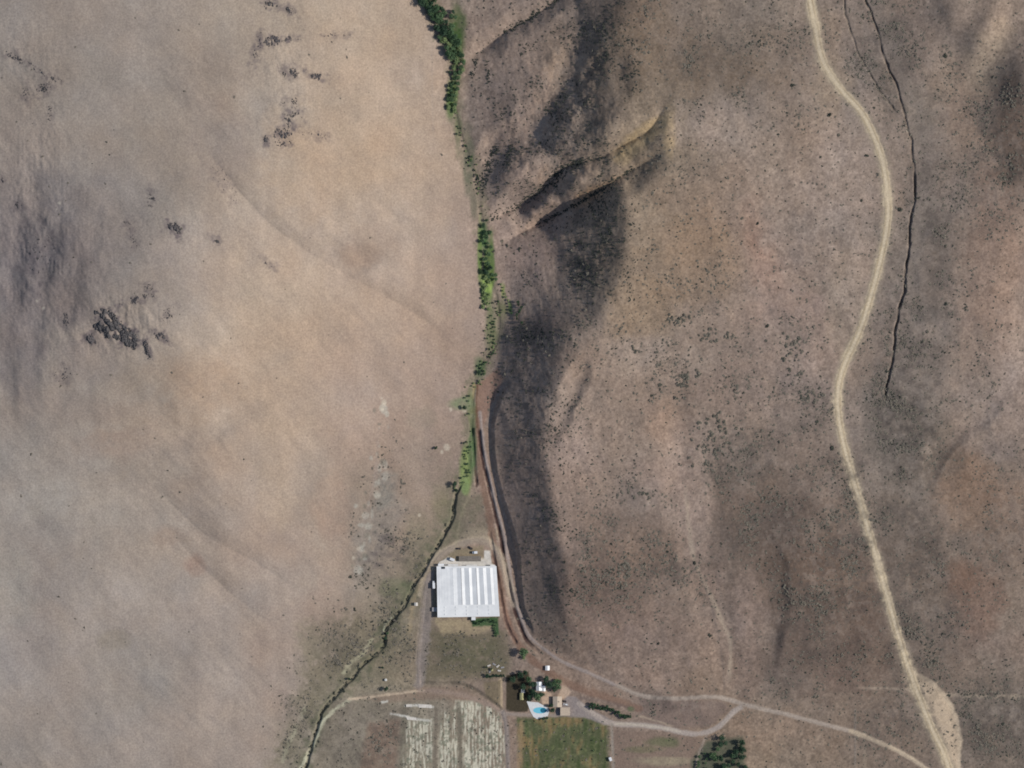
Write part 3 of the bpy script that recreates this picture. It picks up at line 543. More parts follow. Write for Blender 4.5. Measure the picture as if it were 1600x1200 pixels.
for (x, y, rx, ry, n, l, rot, a_, b_) in RK:
    c_, s_ = math.cos(math.radians(rot)), math.sin(math.radians(rot)); pad = max(rx, ry) * 2 + 6
    i0, i1 = np.searchsorted(ix, [x - pad, x + pad]); j0, j1 = np.searchsorted(iy, [y - pad, y + pad])
    q = (slice(j0, j1), slice(i0, i1)); X = PX[q] - x; Y = PY[q] - y
    u = (X * c_ + Y * s_) / (rx + 4); v = (-X * s_ + Y * c_) / (ry + 4)
    r = np.sqrt(u * u + v * v)
    m = ss((1.35 - r + .9 * N1[q] + .5 * N2[q]) / .9) * np.clip(.55 + 1.0 * N1[q] + .6 * N3[q], 0, 1) * min(1, b_ / 2.6)
    paint(q, m * .85, (98, 89, 90))
# dark soil flecks of the eastern brush land
DENS = np.zeros_like(PX)
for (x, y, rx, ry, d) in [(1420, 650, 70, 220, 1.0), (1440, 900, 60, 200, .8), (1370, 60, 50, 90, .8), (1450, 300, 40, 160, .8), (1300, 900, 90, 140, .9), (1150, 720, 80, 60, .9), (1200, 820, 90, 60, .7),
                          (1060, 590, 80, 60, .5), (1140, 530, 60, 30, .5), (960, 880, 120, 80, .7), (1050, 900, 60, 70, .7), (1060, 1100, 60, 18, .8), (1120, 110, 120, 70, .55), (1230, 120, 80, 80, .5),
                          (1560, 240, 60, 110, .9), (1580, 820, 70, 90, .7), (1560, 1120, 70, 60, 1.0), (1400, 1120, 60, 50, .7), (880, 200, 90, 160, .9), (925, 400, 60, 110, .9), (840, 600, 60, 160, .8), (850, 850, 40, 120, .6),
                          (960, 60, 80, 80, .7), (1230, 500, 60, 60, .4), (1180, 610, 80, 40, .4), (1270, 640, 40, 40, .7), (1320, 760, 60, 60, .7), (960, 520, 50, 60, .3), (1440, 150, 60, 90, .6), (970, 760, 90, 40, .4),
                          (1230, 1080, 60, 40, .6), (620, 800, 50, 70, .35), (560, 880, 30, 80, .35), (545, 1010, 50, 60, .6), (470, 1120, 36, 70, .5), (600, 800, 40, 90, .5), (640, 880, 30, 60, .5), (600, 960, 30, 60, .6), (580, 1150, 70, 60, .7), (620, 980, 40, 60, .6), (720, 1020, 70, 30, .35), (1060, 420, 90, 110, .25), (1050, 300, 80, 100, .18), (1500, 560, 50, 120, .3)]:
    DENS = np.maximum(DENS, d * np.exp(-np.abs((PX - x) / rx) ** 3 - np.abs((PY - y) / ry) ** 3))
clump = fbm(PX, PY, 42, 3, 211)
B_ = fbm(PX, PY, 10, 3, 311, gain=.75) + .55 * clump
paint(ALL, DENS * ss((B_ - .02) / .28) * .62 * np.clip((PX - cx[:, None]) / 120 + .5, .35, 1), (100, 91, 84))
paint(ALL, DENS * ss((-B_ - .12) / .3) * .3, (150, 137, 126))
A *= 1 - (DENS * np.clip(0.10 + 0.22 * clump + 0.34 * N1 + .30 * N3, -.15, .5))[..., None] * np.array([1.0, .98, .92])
A = np.clip(A * K, 0.015, 0.75)

# ------------------------------------------------------------------ materials
def mat(name, rough=0.95, spec=0.15):
    m = bpy.data.materials.new(name); m.use_nodes = True
    b = m.node_tree.nodes['Principled BSDF']
    b.inputs['Roughness'].default_value = rough
    b.inputs['Specular IOR Level'].default_value = spec
    return m, m.node_tree, b
def mix_rgb(nt, fac, a, b, mode='MIX'):
    n = nt.nodes.new('ShaderNodeMix'); n.data_type = 'RGBA'; n.blend_type = mode
    for s_, v in ((n.inputs[0], fac), (n.inputs[6], a), (n.inputs[7], b)):
        if hasattr(v, 'links') or isinstance(v, bpy.types.NodeSocket): nt.links.new(v, s_)
        else: s_.default_value = v
    return n.outputs[2]
def noise(nt, scale, detail=4, rough=0.6, coord='Object'):
    tc = nt.nodes.new('ShaderNodeTexCoord'); n = nt.nodes.new('ShaderNodeTexNoise')
    n.inputs['Scale'].default_value = scale; n.inputs['Detail'].default_value = detail; n.inputs['Roughness'].default_value = rough
    nt.links.new(tc.outputs[coord], n.inputs['Vector']); return n.outputs['Fac']
def ramp(nt, v, p0, c0, p1, c1):
    r = nt.nodes.new('ShaderNodeValToRGB'); nt.links.new(v, r.inputs[0])
    r.color_ramp.elements[0].position = p0; r.color_ramp.elements[0].color = c0
    r.color_ramp.elements[1].position = p1; r.color_ramp.elements[1].color = c1
    return r.outputs[0]
def ground_mat(name, k=1.0):
    m, nt, b = mat(name, 1.0, 0.0)
    at = nt.nodes.new('ShaderNodeVertexColor'); at.layer_name = 'soil'
    f1 = ramp(nt, noise(nt, 0.55, 5, .7), .3, (.78, .78, .79, 1), .7, (1.20, 1.20, 1.19, 1))
    f2 = ramp(nt, noise(nt, 0.06, 4, .6), .3, (.95, .955, .97, 1), .7, (1.05, 1.045, 1.03, 1))
    c = mix_rgb(nt, 1.0, at.outputs[0], f1, 'MULTIPLY'); c = mix_rgb(nt, 1.0, c, f2, 'MULTIPLY')
    nt.links.new(c, b.inputs['Base Color'])
    bp = nt.nodes.new('ShaderNodeBump'); bp.inputs['Strength'].default_value = .6; bp.inputs['Distance'].default_value = .35
    nt.links.new(noise(nt, 0.5, 5, .65), bp.inputs['Height']); nt.links.new(bp.outputs[0], b.inputs['Normal'])
    return m
M_ground = ground_mat('dry_hillside'); M_track = ground_mat('packed_dirt')
def plain(name, c, c2=None, scale=0.8, rough=.9, spec=.2, rnd=0.0):
    m, nt, b = mat(name, rough, spec)
    c2 = c2 or tuple(v * .75 for v in c)
    f = ramp(nt, noise(nt, scale, 4), .35, (0, 0, 0, 1), .65, (1, 1, 1, 1))
    col = mix_rgb(nt, f, (*c, 1), (*c2, 1))
    if rnd:
        oi = nt.nodes.new('ShaderNodeObjectInfo')
        rr = ramp(nt, oi.outputs['Random'], 0, (1 - rnd, 1 - rnd * .8, 1 - rnd, 1), 1, (1 + rnd, 1 + rnd * .9, 1 + rnd * .6, 1))
        col = mix_rgb(nt, 1.0, col, rr, 'MULTIPLY')
    nt.links.new(col, b.inputs['Base Color']); return m

# ------------------------------------------------------------------ mesh helpers
def mesh_obj(name, verts, faces, m, parent=None):
    me = bpy.data.meshes.new(name); me.from_pydata([tuple(v) for v in verts], [], [tuple(f) for f in faces]); me.update()
    me.materials.append(m); o = bpy.data.objects.new(name, me); C.objects.link(o)
    if parent: o.parent = parent
    return o
def np_obj(name, V_, F_, m, parent=None, col=None):
    """fast mesh from arrays: V (n,3), F (k,3|4)"""
    me = bpy.data.meshes.new(name); n, k = len(V_), F_.shape[1]
    me.vertices.add(n); me.vertices.foreach_set('co', V_.astype(np.float32).ravel())
    me.loops.add(F_.size); me.loops.foreach_set('vertex_index', F_.astype(np.int32).ravel())
    me.polygons.add(len(F_)); me.polygons.foreach_set('loop_start', np.arange(0, F_.size, k, dtype=np.int32))
    me.update(calc_edges=True); me.validate()
    if col is not None:
        ca = me.color_attributes.new('soil', 'FLOAT_COLOR', 'POINT')
        ca.data.foreach_set('color', np.hstack([col, np.ones((n, 1))]).astype(np.float32).ravel())
    me.materials.append(m); o = bpy.data.objects.new(name, me); C.objects.link(o)
    if parent: o.parent = parent
    return o
def tag(o, label=None, cat=None, group=None, kind=None):
    if label: o['label'] = label
    if cat: o['category'] = cat
    if group: o['group'] = group
    if kind: o['kind'] = kind
    return o

# ------------------------------------------------------------------ the ground sheet
ext = np.array([30, 80, 170, 330, 600, 1000, 1700, 2800, 4500, 7000.])
gx = np.concatenate([ix[0] - ext[::-1], ix, ix[-1] + ext]); gy = np.concatenate([iy[0] - ext[::-1], iy, iy[-1] + ext])
n_ = len(ext)
Hp = np.pad(H, n_, mode='edge'); Ap = np.pad(A, ((n_, n_), (n_, n_), (0, 0)), mode='edge')
XX, YY = np.meshgrid(gx, gy)
out = np.maximum(np.maximum(ix[0] - XX, XX - ix[-1]), np.maximum(iy[0] - YY, YY - iy[-1])).clip(0)
w = ss(out / 900)
Hp = Hp * (1 - .4 * w) + w * 22 * fbm(XX, YY, 1200, 3, 301)
mean = A.mean((0, 1)); Ap = Ap * (1 - w[..., None]) + mean * w[..., None]
Vt = np.stack([WX(XX), WY(YY), Hp], -1).reshape(-1, 3)
gw = len(gx); idx = np.arange(len(gx) * len(gy)).reshape(len(gy), gw)
Ft = np.stack([idx[1:, :-1], idx[1:, 1:], idx[:-1, 1:], idx[:-1, :-1]], -1).reshape(-1, 4)
ground = np_obj('ground', Vt, Ft, M_ground, None, Ap.reshape(-1, 3)); ground['kind'] = 'structure'
for p_ in (ground,): p_.data.polygons.foreach_set('use_smooth', np.ones(len(p_.data.polygons), bool))
def samp(px, py):
    u = np.clip((px - ix[0]) / STEP, 0, NX - 1.001); v = np.clip((py - iy[0]) / STEP, 0, NY - 1.001)
    i = u.astype(int); j = v.astype(int); fu = (u - i)[..., None]; fv = (v - j)[..., None]
    return (A[j, i] * (1 - fu) + A[j, i + 1] * fu) * (1 - fv) + (A[j + 1, i] * (1 - fu) + A[j + 1, i + 1] * fu) * fv
def strip(name, poly, w_, smooth=True, dz=0.14):
    p = smooth_poly(poly, 10) if smooth else np.array(poly, float)
    L = np.r_[0, np.cumsum(np.hypot(*(p[1:] - p[:-1]).T))]; n = int(L[-1] / 1.2) + 2
    s = np.linspace(0, L[-1], n); c = np.stack([np.interp(s, L, p[:, 0]), np.interp(s, L, p[:, 1])], 1)
    t = np.gradient(c, axis=0); t /= np.hypot(*t.T)[:, None]; nn = np.stack([-t[:, 1], t[:, 0]], 1)
    k = max(3, int(w_ / 1.2) + 1); offs = np.linspace(-w_ / 2, w_ / 2, k)
    rr = 1 + 0.16 * vnoise(s, s * 0, 9, 400)
    P = c[:, None] + nn[:, None] * (offs[None, :, None] * rr[:, None, None])
    Z = hz(P[..., 0], P[..., 1]) + dz; Z[:, 0] -= dz * 1.6; Z[:, -1] -= dz * 1.6
    Vs = np.stack([WX(P[..., 0]), WY(P[..., 1]), Z], -1).reshape(-1, 3)
    id_ = np.arange(n * k).reshape(n, k)
    Fs = np.stack([id_[:-1, :-1], id_[:-1, 1:], id_[1:, 1:], id_[1:, :-1]], -1).reshape(-1, 4)
    a, b, cc = Vs[Fs[0, 0]], Vs[Fs[0, 1]], Vs[Fs[0, 2]]
    if np.cross(b - a, cc - b)[2] < 0: Fs = Fs[:, ::-1]
    o = np_obj(name, Vs, Fs, M_track, None, samp(P[..., 0], P[..., 1]).reshape(-1, 3)); o['kind'] = 'structure'
    o.data.polygons.foreach_set('use_smooth', np.ones(len(o.data.polygons), bool)); return o
strip('road', ROAD_MAIN, 13); strip('road', ROAD_LOW, 5.5); strip('road', ROAD_YARD, 8); strip('path', TRACK_BARN, 7)
strip('path', [(545, 1093), (570, 1091), (600, 1087), (640, 1082), (662, 1080)], 3.6); strip('path', [(782, 1064), (783, 1112)], 6, False)
strip('path', [(786, 1114), (792, 1150), (796, 1262)], 6)
# ------------------------------------------------------------------ vegetation
def mb_ico(r_, sub=1):
    t = (1 + 5 ** .5) / 2
    v = np.array([(-1,t,0),(1,t,0),(-1,-t,0),(1,-t,0),(0,-1,t),(0,1,t),(0,-1,-t),(0,1,-t),(t,0,-1),(t,0,1),(-t,0,-1),(-t,0,1)], float)
    v /= np.linalg.norm(v[0]); return v
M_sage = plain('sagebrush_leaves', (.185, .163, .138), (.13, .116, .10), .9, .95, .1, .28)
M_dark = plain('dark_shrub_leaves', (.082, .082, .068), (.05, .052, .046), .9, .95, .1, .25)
M_green = plain('cottonwood_leaves', (.085, .138, .068), (.052, .092, .048), .35, .8, .2, .25)
M_lime = plain('willow_leaves', (.20, .255, .115), (.13, .18, .085), .35, .8, .2, .22)
M_deep = plain('evergreen_leaves', (.042, .075, .044), (.028, .052, .034), .4, .85, .15, .2)
M_bark = plain('bark', (.12, .09, .065), (.07, .055, .04), 2.0, .95, .1)
M_rock = plain('basalt', (.13, .115, .115), (.06, .056, .06), .5, .95, .1, .15)
M_gress = plain('garden_foliage', (.055, .095, .045), (.10, .10, .05), .3, .9, .1, .2)

def leaf_cloud(rng, n, lobes, size, up=.35):
    """many small leaf clumps (bent quads) spread through a few uneven lobes"""
    k = rng.integers(0, len(lobes), n); L = np.array(lobes)[k]
    d = rng.normal(size=(n, 3)); d /= np.linalg.norm(d, axis=1)[:, None]
    r = rng.random(n) ** 0.45
    c = L[:, :3] + d * L[:, 3:6] * r[:, None]
    nrm = d * .8 + rng.normal(size=(n, 3)) * .55 + np.array([0, 0, up]); nrm /= np.linalg.norm(nrm, axis=1)[:, None]
    a = np.cross(nrm, rng.normal(size=(n, 3))); a /= np.linalg.norm(a, axis=1)[:, None]; b = np.cross(nrm, a)
    s = size * (0.6 + 0.8 * rng.random(n))[:, None]
    bend = nrm * s * .25
    V_ = np.stack([c - a * s - bend, c - b * s * .8, c + a * s - bend, c + b * s * .8], 1).reshape(-1, 3)
    V_[:, 2] = np.maximum(V_[:, 2], .02)
    F_ = np.arange(4 * n).reshape(n, 4)
    return V_, F_
def tube(path, radii, sides=6):
    V_, F_ = [], []
    P = [Vector(p) for p in path]
    for i, p in enumerate(P):
        d = (P[min(i + 1, len(P) - 1)] - P[max(i - 1, 0)]).normalized()
        a = d.cross(Vector((.31, .95, .05))).normalized(); b = d.cross(a)
        for k in range(sides):
            t = 2 * math.pi * k / sides
            V_.append(p + (a * math.cos(t) + b * math.sin(t)) * radii[i])
    for i in range(len(P) - 1):
        for k in range(sides):
            F_.append((i * sides + k, i * sides + (k + 1) % sides, (i + 1) * sides + (k + 1) % sides, (i + 1) * sides + k))
    return V_, F_
def join(parts):
    V_, F_ = [], []
    for v, f in parts:
        o = len(V_); V_ += [tuple(x) for x in v]; F_ += [tuple(o + i for i in q) for q in f]
    return V_, F_
# shrub shapes: low uneven domes of leaf clumps; unit radius
SHR = []
for s_ in range(8):
    rng = np.random.default_rng(900 + s_)
    lobes = [(rng.normal() * .35, rng.normal() * .35, .22 + .2 * rng.random(), .5 + .3 * rng.random(), .5 + .3 * rng.random(), .24) for _ in range(3)]
    SHR.append(leaf_cloud(rng, 36, lobes, .30, 1.2))
SHM = {}
def shrub_mesh(v, m):
    if (v, m.name) not in SHM:
        o = np_obj('shrub', SHR[v][0], SHR[v][1], m); SHM[(v, m.name)] = o.data; bpy.data.objects.remove(o)
    return SHM[(v, m.name)]
rnd = random.Random(4)
def shrub(px, py, r_, label, group=None, m=None, name='sagebrush', cat='shrub'):
    me = shrub_mesh(rnd.randrange(8), m or M_sage)
    o = bpy.data.objects.new(name, me); C.objects.link(o)
    o.location = (float(WX(px)), float(WY(py)), float(hz(px, py)) - .06)
    o.rotation_euler = (0, 0, rnd.random() * 6.28); o.scale = (r_, r_ * rnd.uniform(.8, 1.15), r_ * rnd.uniform(.5, .75))
    return tag(o, label, cat, group)
# trees: a few shapes, each with a trunk with limbs and a crown
TREE = {}
def tree_proto(key, rng, hgt, rad, leaf, n, size, oval=1.0):
    lobes = []
    for i in range(7):
        a = i * 2.4 + rng.random(); q = rad * (.15 + .5 * rng.random())
        lobes.append((math.cos(a) * q, math.sin(a) * q, hgt * (.5 + .3 * rng.random()), rad * (.42 + .2 * rng.random()), rad * (.42 + .2 * rng.random()), hgt * (.17 + .08 * rng.random()) * oval))
    V_, F_ = leaf_cloud(rng, n, lobes, size, .8)
    cr = np_obj('crown', V_, F_, leaf)
    parts = [tube([(0, 0, -.4), (.05, .03, hgt * .25), (.1, -.05, hgt * .5), (.05, .1, hgt * .78)], [.05 * hgt, .036 * hgt, .025 * hgt, .008 * hgt])]
    for l in lobes[:5]:
        parts.append(tube([(.05, 0, hgt * .3), (l[0] * .5, l[1] * .5, hgt * .45), (l[0], l[1], l[2])], [.02 * hgt, .014 * hgt, .005 * hgt], 5))
    V_, F_ = join(parts); tr = mesh_obj('trunk', V_, F_, M_bark)
    TREE[key] = (tr.data, cr.data)
    bpy.data.objects.remove(cr); bpy.data.objects.remove(tr)
for k_ in range(3):
    tree_proto(('green', k_), np.random.default_rng(50 + k_), 7, 3.0, M_green, 420, .34)
    tree_proto(('deep', k_), np.random.default_rng(60 + k_), 7.5, 3.0, M_deep, 460, .34)
    tree_proto(('lime', k_), np.random.default_rng(70 + k_), 5, 2.8, M_lime, 360, .30)
def tree(px, py, size, kind, label, group=None, name='tree', cat='tree', stretch=1.0):
    r = bpy.data.objects.new(name, None); C.objects.link(r); r.empty_display_size = 1
    r.location = (float(WX(px)), float(WY(py)), float(hz(px, py)))
    r.rotation_euler = (0, 0, rnd.random() * 6.28); r.scale = (size, size * stretch, size * rnd.uniform(.85, 1.1))
    t, c = TREE[(kind, rnd.randrange(3))]
    for n_, me in (('trunk', t), ('crown', c)):
        o = bpy.data.objects.new(n_, me); C.objects.link(o); o.parent = r
    return tag(r, label, cat, group)

def zone(v, cuts, words):
    for cpt, w_ in zip(cuts, words):
        if v < cpt: return w_
    return words[-1]
# creek-side trees, upper bed
g_ = 'trees filling the upper creek bed'
pts = []
line = smooth_poly([(652, -30), (662, 0), (678, 20), (690, 48), (704, 74), (712, 104), (706, 140), (702, 170)], 8)
for i, p in enumerate(line[::2]):
    for k in range(4):
        y = p[1]; wd = 12 if y < 110 else 6
        pts.append((p[0] + rnd.uniform(-.9, 1.1) * wd + (4 if y < 90 else 2), y + rnd.uniform(-3, 3), rnd.uniform(1.0, 1.45) if y < 110 else rnd.uniform(.7, 1.0)))
pts += [(704, 24, .9), (712, 26, .8), (708, 18, .7)]
for (x, y, s) in pts:
    kd = rnd.choice(['deep', 'deep', 'green', 'green', 'green'] if y < 60 else ['green', 'lime', 'green', 'lime'])
    if kd == 'deep' : lb = 'dark round tree crowded into the upper end of the green creek bed'
    elif kd == 'green': lb = 'mid green tree crowded into the narrow upper creek bed'
    else: lb = 'pale green bushy tree where the upper green creek bed thins out'
    cxl = float(np.interp(y, line[:, 1], line[:, 0]))
    z_ = zone(y, [22, 60, 95, 135], ['at the top edge', 'where it is widest', 'just below its widest part', 'where it narrows', 'at its thin lower tail'])
    z_ += zone(x - cxl, [0, 5], [', west side', ', middle', ', east side'])
    lb = {'deep': 'dark round tree', 'green': 'mid green tree', 'lime': 'pale green tree'}[kd] + ' of the upper creek grove ' + z_
    tree(x, y, s, kd, lb, lb if 0 else g_ + ' ' + z_ + {'deep': ', dark ones', 'green': ', mid green ones', 'lime': ', pale ones'}[kd], 'creek_tree')
tree(703, 112, .55, 'deep', 'small lone dark tree on the west edge of the upper green creek bed', name='creek_tree')
# middle bed
pts = [(755, 352, .6), (759, 364, .8), (754, 376, .8), (762, 380, .6), (758, 392, .7), (756, 405, .6), (762, 412, .8), (758, 424, .8), (764, 432, .6), (775, 436, .6)]
for (x, y, s) in pts + [(x + rnd.uniform(-4, 6), y + rnd.uniform(-7, 7), s) for (x, y, s) in pts]:
    tree(x, y, s * 1.25, 'green' if rnd.random() < .75 else 'deep', 'green tree in the middle creek bed below the side canyons', 'trees of the middle creek bed', 'creek_tree')
for i in range(34):
    y = 420 + i * 1.9; x = 757 + rnd.uniform(-5, 10)
    tree(x, y, rnd.uniform(.55, .85), 'lime', 'low yellow green willow in the brightest stretch of the creek bed', 'yellow green willows of the creek bed', 'willow')
for i in range(10):
    tree(784 + i * 1.9 + rnd.uniform(-2, 2), 444 + i * 5, rnd.uniform(.35, .55), 'lime' if i < 7 else 'green', 'small willow on the curved eastern edge of the bright creek bed', 'willows on the eastern creek edge', 'willow')
for i in range(9):
    tree(810 + rnd.uniform(-6, 7), 470 + i * 4 + rnd.uniform(-3, 3), rnd.uniform(.4, .6), 'deep', 'dark tree in the shade at the foot of the canyon wall', 'dark trees at the wall foot', 'creek_tree')
for (x, y, s, k, l) in [(748, 582, .75, 'deep', 'dark tree at the bend of the creek above the reddish landslip'), (752, 576, .5, 'green', 'small green tree beside the dark tree at the creek bend'),
                        (758, 566, .45, 'green', 'small green tree just up the creek from the dark tree at its bend'), (725, 637, .8, 'deep', 'dark round tree between two pale chalky spots by the creek'),
                        (681, 700, .6, 'deep', 'dark bush-like tree alone on the flat west of the creek'), (710, 757, 1.0, 'deep', 'large dark tree where the creek starts its dark channel'), (713, 766, .6, 'deep', 'smaller dark tree touching the south side of the large one on the creek'),
                        (730, 725, .5, 'green', 'small green tree beside the yellow green strip of the creek'), (734, 738, .5, 'green', 'green tree at the lower end of the yellow green creek strip'),
                        (603, 1077, .8, 'deep', 'lone dark tree beside the pale track west of the dry fields'), (545, 1062, .55, 'deep', 'lone dark tree on the west bank of the dark creek channel'),
                        (597, 1044, .45, 'deep', 'small dark tree east of the creek channel in the scrub'), (602, 998, .6, 'deep', 'dark tree over the creek channel at its sharp bend'), (605, 990, .5, 'green', 'green tree just upstream of the sharp creek bend')]:
    tree(x, y, s, k, l, name='creek_tree')
for i in range(7):
    tree(731 + rnd.uniform(-3, 3), 690 + i * 9, rnd.uniform(.3, .45), 'green' if i % 2 else 'lime', 'low willow in the narrow green strip west of the brown ditches', 'willows along the narrow green strip', 'willow')
ZC = ['between the large dark tree and the barn loop', 'northwest of the barn', 'level with the south wall of the barn', 'at its sharp bend', 'below the sharp bend', 'beside the start of the pale curved track', 'along the pale curved track', 'at the bottom edge of the picture']
# trees down the dark channel (bushes overhanging it)
for i, p in enumerate(smooth_poly([p for p in CREEK if p[1] > 770], 4)[::1]):
    for k in range(2):
        if rnd.random() < .9:
            shrub(p[0] + rnd.gauss(0, 2.6), p[1] + rnd.uniform(-4, 4), rnd.uniform(1.1, 2.1), 'dark shrub overhanging the creek channel ' + zone(p[1], [830, 900, 960, 1010, 1060, 1110, 1160], ZC), 'creek channel shrubs ' + zone(p[1], [830, 900, 960, 1010, 1060, 1110, 1160], ZC), M_dark, 'creek_shrub')
for i in range(34):
    y = rnd.uniform(176, 345); x = float(np.interp(y, [176, 200, 275, 345], [708, 718, 744, 756])) + rnd.gauss(0, 4)
    tree(x, y, rnd.uniform(.28, .5), rnd.choice(['green', 'lime', 'lime', 'deep']), 'small scrubby tree in the thin stretch of creek bed between the two green groves', 'scrubby trees of the thin upper creek stretch', 'creek_tree')
for i in range(70):
    y = rnd.uniform(470, 606); x = float(np.interp(y, [470, 530, 575, 606], [772, 772, 757, 742])) + rnd.gauss(0, 6)
    tree(x, y, rnd.uniform(.28, .48), rnd.choice(['green', 'lime', 'lime', 'deep']), 'small scrubby tree in the mottled creek stretch below the bright willows', 'scrubby trees of the lower creek stretch', 'creek_tree')
for i in range(24):
    y = rnd.uniform(610, 770); x = float(np.interp(y, [610, 700, 770], [733, 732, 716])) + rnd.gauss(0, 3.5)
    tree(x, y, rnd.uniform(.26, .45), rnd.choice(['green', 'lime', 'lime', 'deep']), 'small scrubby tree in the creek strip west of the brown ditches', 'scrubby trees west of the ditches', 'creek_tree')
# homestead
HT = [(817, 1019, 1.7, 'green', 'bright green round tree alone beside the road north of the homestead'), (818, 1028, .8, 'lime', 'small pale green tree just south of the lone round tree by the road'),
      (812, 1056, .9, 'deep', 'dark tree at the north corner of the dark yard'), (802, 1062, .85, 'deep', 'dark tree on the north edge of the dark yard'), (820, 1052, .7, 'deep', 'dark tree northernmost of those round the dark yard'),
      (826, 1063, .9, 'green', 'mid green tree northwest of the white roofed house'), (832, 1070, .95, 'deep', 'tall dark tree touching the west wall of the white roofed house'), (818, 1074, .85, 'deep', 'dark tree over the yellowish hut in the yard'),
      (832, 1082, 1.1, 'deep', 'large dark tree southwest of the white roofed house'), (827, 1090, .8, 'deep', 'dark tree between the yellowish hut and the pool terrace'), (840, 1090, 1.1, 'green', 'broad green tree between the white roofed house and the pool'),
      (846, 1086, .8, 'deep', 'dark green tree directly south of the white roofed house'), (853, 1062, .9, 'deep', 'dark tree just northeast of the white roofed house'), (858, 1070, 1.0, 'deep', 'dark green tree east of the white roofed house'),
      (866, 1068, 1.0, 'green', 'green tree in the middle of the eastern homestead clump'), (873, 1074, .9, 'green', 'green tree on the east side of the homestead clump'), (870, 1064, .7, 'lime', 'pale green tree at the top of the eastern homestead clump'),
      (874, 1066, .7, 'green', 'small green tree nearest the tan driveway spur'), (866, 1079, .7, 'deep', 'dark tree north of the tan roofed house'), (861, 1103, .75, 'deep', 'dark tree between the pool and the tan roofed house'), (863, 1110, .85, 'deep', 'dark tree shading the east end of the pool'),
      (848, 1124, .55, 'deep', 'low dark tree south of the pool terrace'), (855, 1123, .5, 'deep', 'low dark tree at the southeast corner of the pool terrace'),
      (761, 1056, .6, 'deep', 'dark tree at the west end of the hedge above the pale lane'), (760, 1043, .4, 'deep', 'small dark tree at the northwest end of the junk yard'), (768, 1046, .4, 'deep', 'small dark tree in the middle of the junk yard')]
for (x, y, s, k, l) in HT: tree(x, y, s * (1.28 if 1050 < y < 1100 and x > 790 else 1), k, l, name='garden_tree')
for i in range(10):
    tree(760 + i * 3.0, 1057 + rnd.uniform(-1.5, 1.5), rnd.uniform(.38, .5), 'deep', 'low dark tree in the row along the top of the pale lane', 'low dark trees in the row above the lane', 'hedge_tree')
for i in range(26):
    t = i / 25; x = 922 + t * 62; y = 1103 + t * 20 - 3 * math.sin(t * 3.1)
    tree(x + rnd.uniform(-1, 1), y + rnd.uniform(-3.5, 3.5), rnd.uniform(.5, .72), 'green' if rnd.random() < .6 else 'deep', *(lambda w: ('dense green tree ' + w + ' of the strip north of the yard road', 'yard road strip ' + w))(zone(t, [.25, .5, .75], ['at the west end', 'in the western half', 'in the eastern half', 'at the east end'])), 'hedge_tree')
for i in range(34):
    x = rnd.uniform(1112, 1166); y = rnd.uniform(1154, 1215)
    if x < 1125 and y < 1165: continue
    tree(x, y, rnd.uniform(.7, 1.15), 'deep' if x > 1125 and rnd.random() < .75 else 'green', *(lambda w: ('dark tree of the bottom grove, ' + w, 'dark grove, ' + w))(zone(y, [1166, 1180, 1195], ['in its north row', 'in its upper half', 'in its lower half', 'cut by the bottom edge']) + zone(x, [1130, 1150], [' on the west side', ' in the middle', ' on the east side'])), 'grove_tree')
for i in range(14):
    tree(rnd.uniform(1088, 1110), rnd.uniform(1178, 1212), rnd.uniform(.4, .7), 'green', 'smaller green tree on the west side of the dark grove', 'smaller trees west of the grove', 'grove_tree')
for i in range(11):
    tree(742 + i * 3.4, 971 + rnd.uniform(-2, 4), rnd.uniform(.4, .6), 'green', 'low green tree against the south wall of the white barn', 'low trees south of the barn', 'garden_tree')
for i in range(5):
    tree(775 + rnd.uniform(-3, 3), 978 + i * 4, rnd.uniform(.4, .55), 'green', 'low green tree in the short row running down from the barn corner', 'low trees below the barn corner', 'garden_tree')
# orchard rows
for r in range(9):
    for k in range(6):
        x = 822 + r * 15 + rnd.uniform(-2, 2); y = 1130 + k * 15 + rnd.uniform(-3, 3)
        if rnd.random() < .6: tree(x, y, rnd.uniform(.22, .36), rnd.choice(['green', 'lime', 'green']), *(lambda w: ('small orchard tree ' + w + ' of the patchy green plot', 'orchard trees ' + w))('in the %s row, %s part' % (['northernmost', 'second', 'third', 'fourth', 'fifth', 'bottom'][k], 'west' if r < 3 else 'middle' if r < 6 else 'east')), 'orchard_tree')

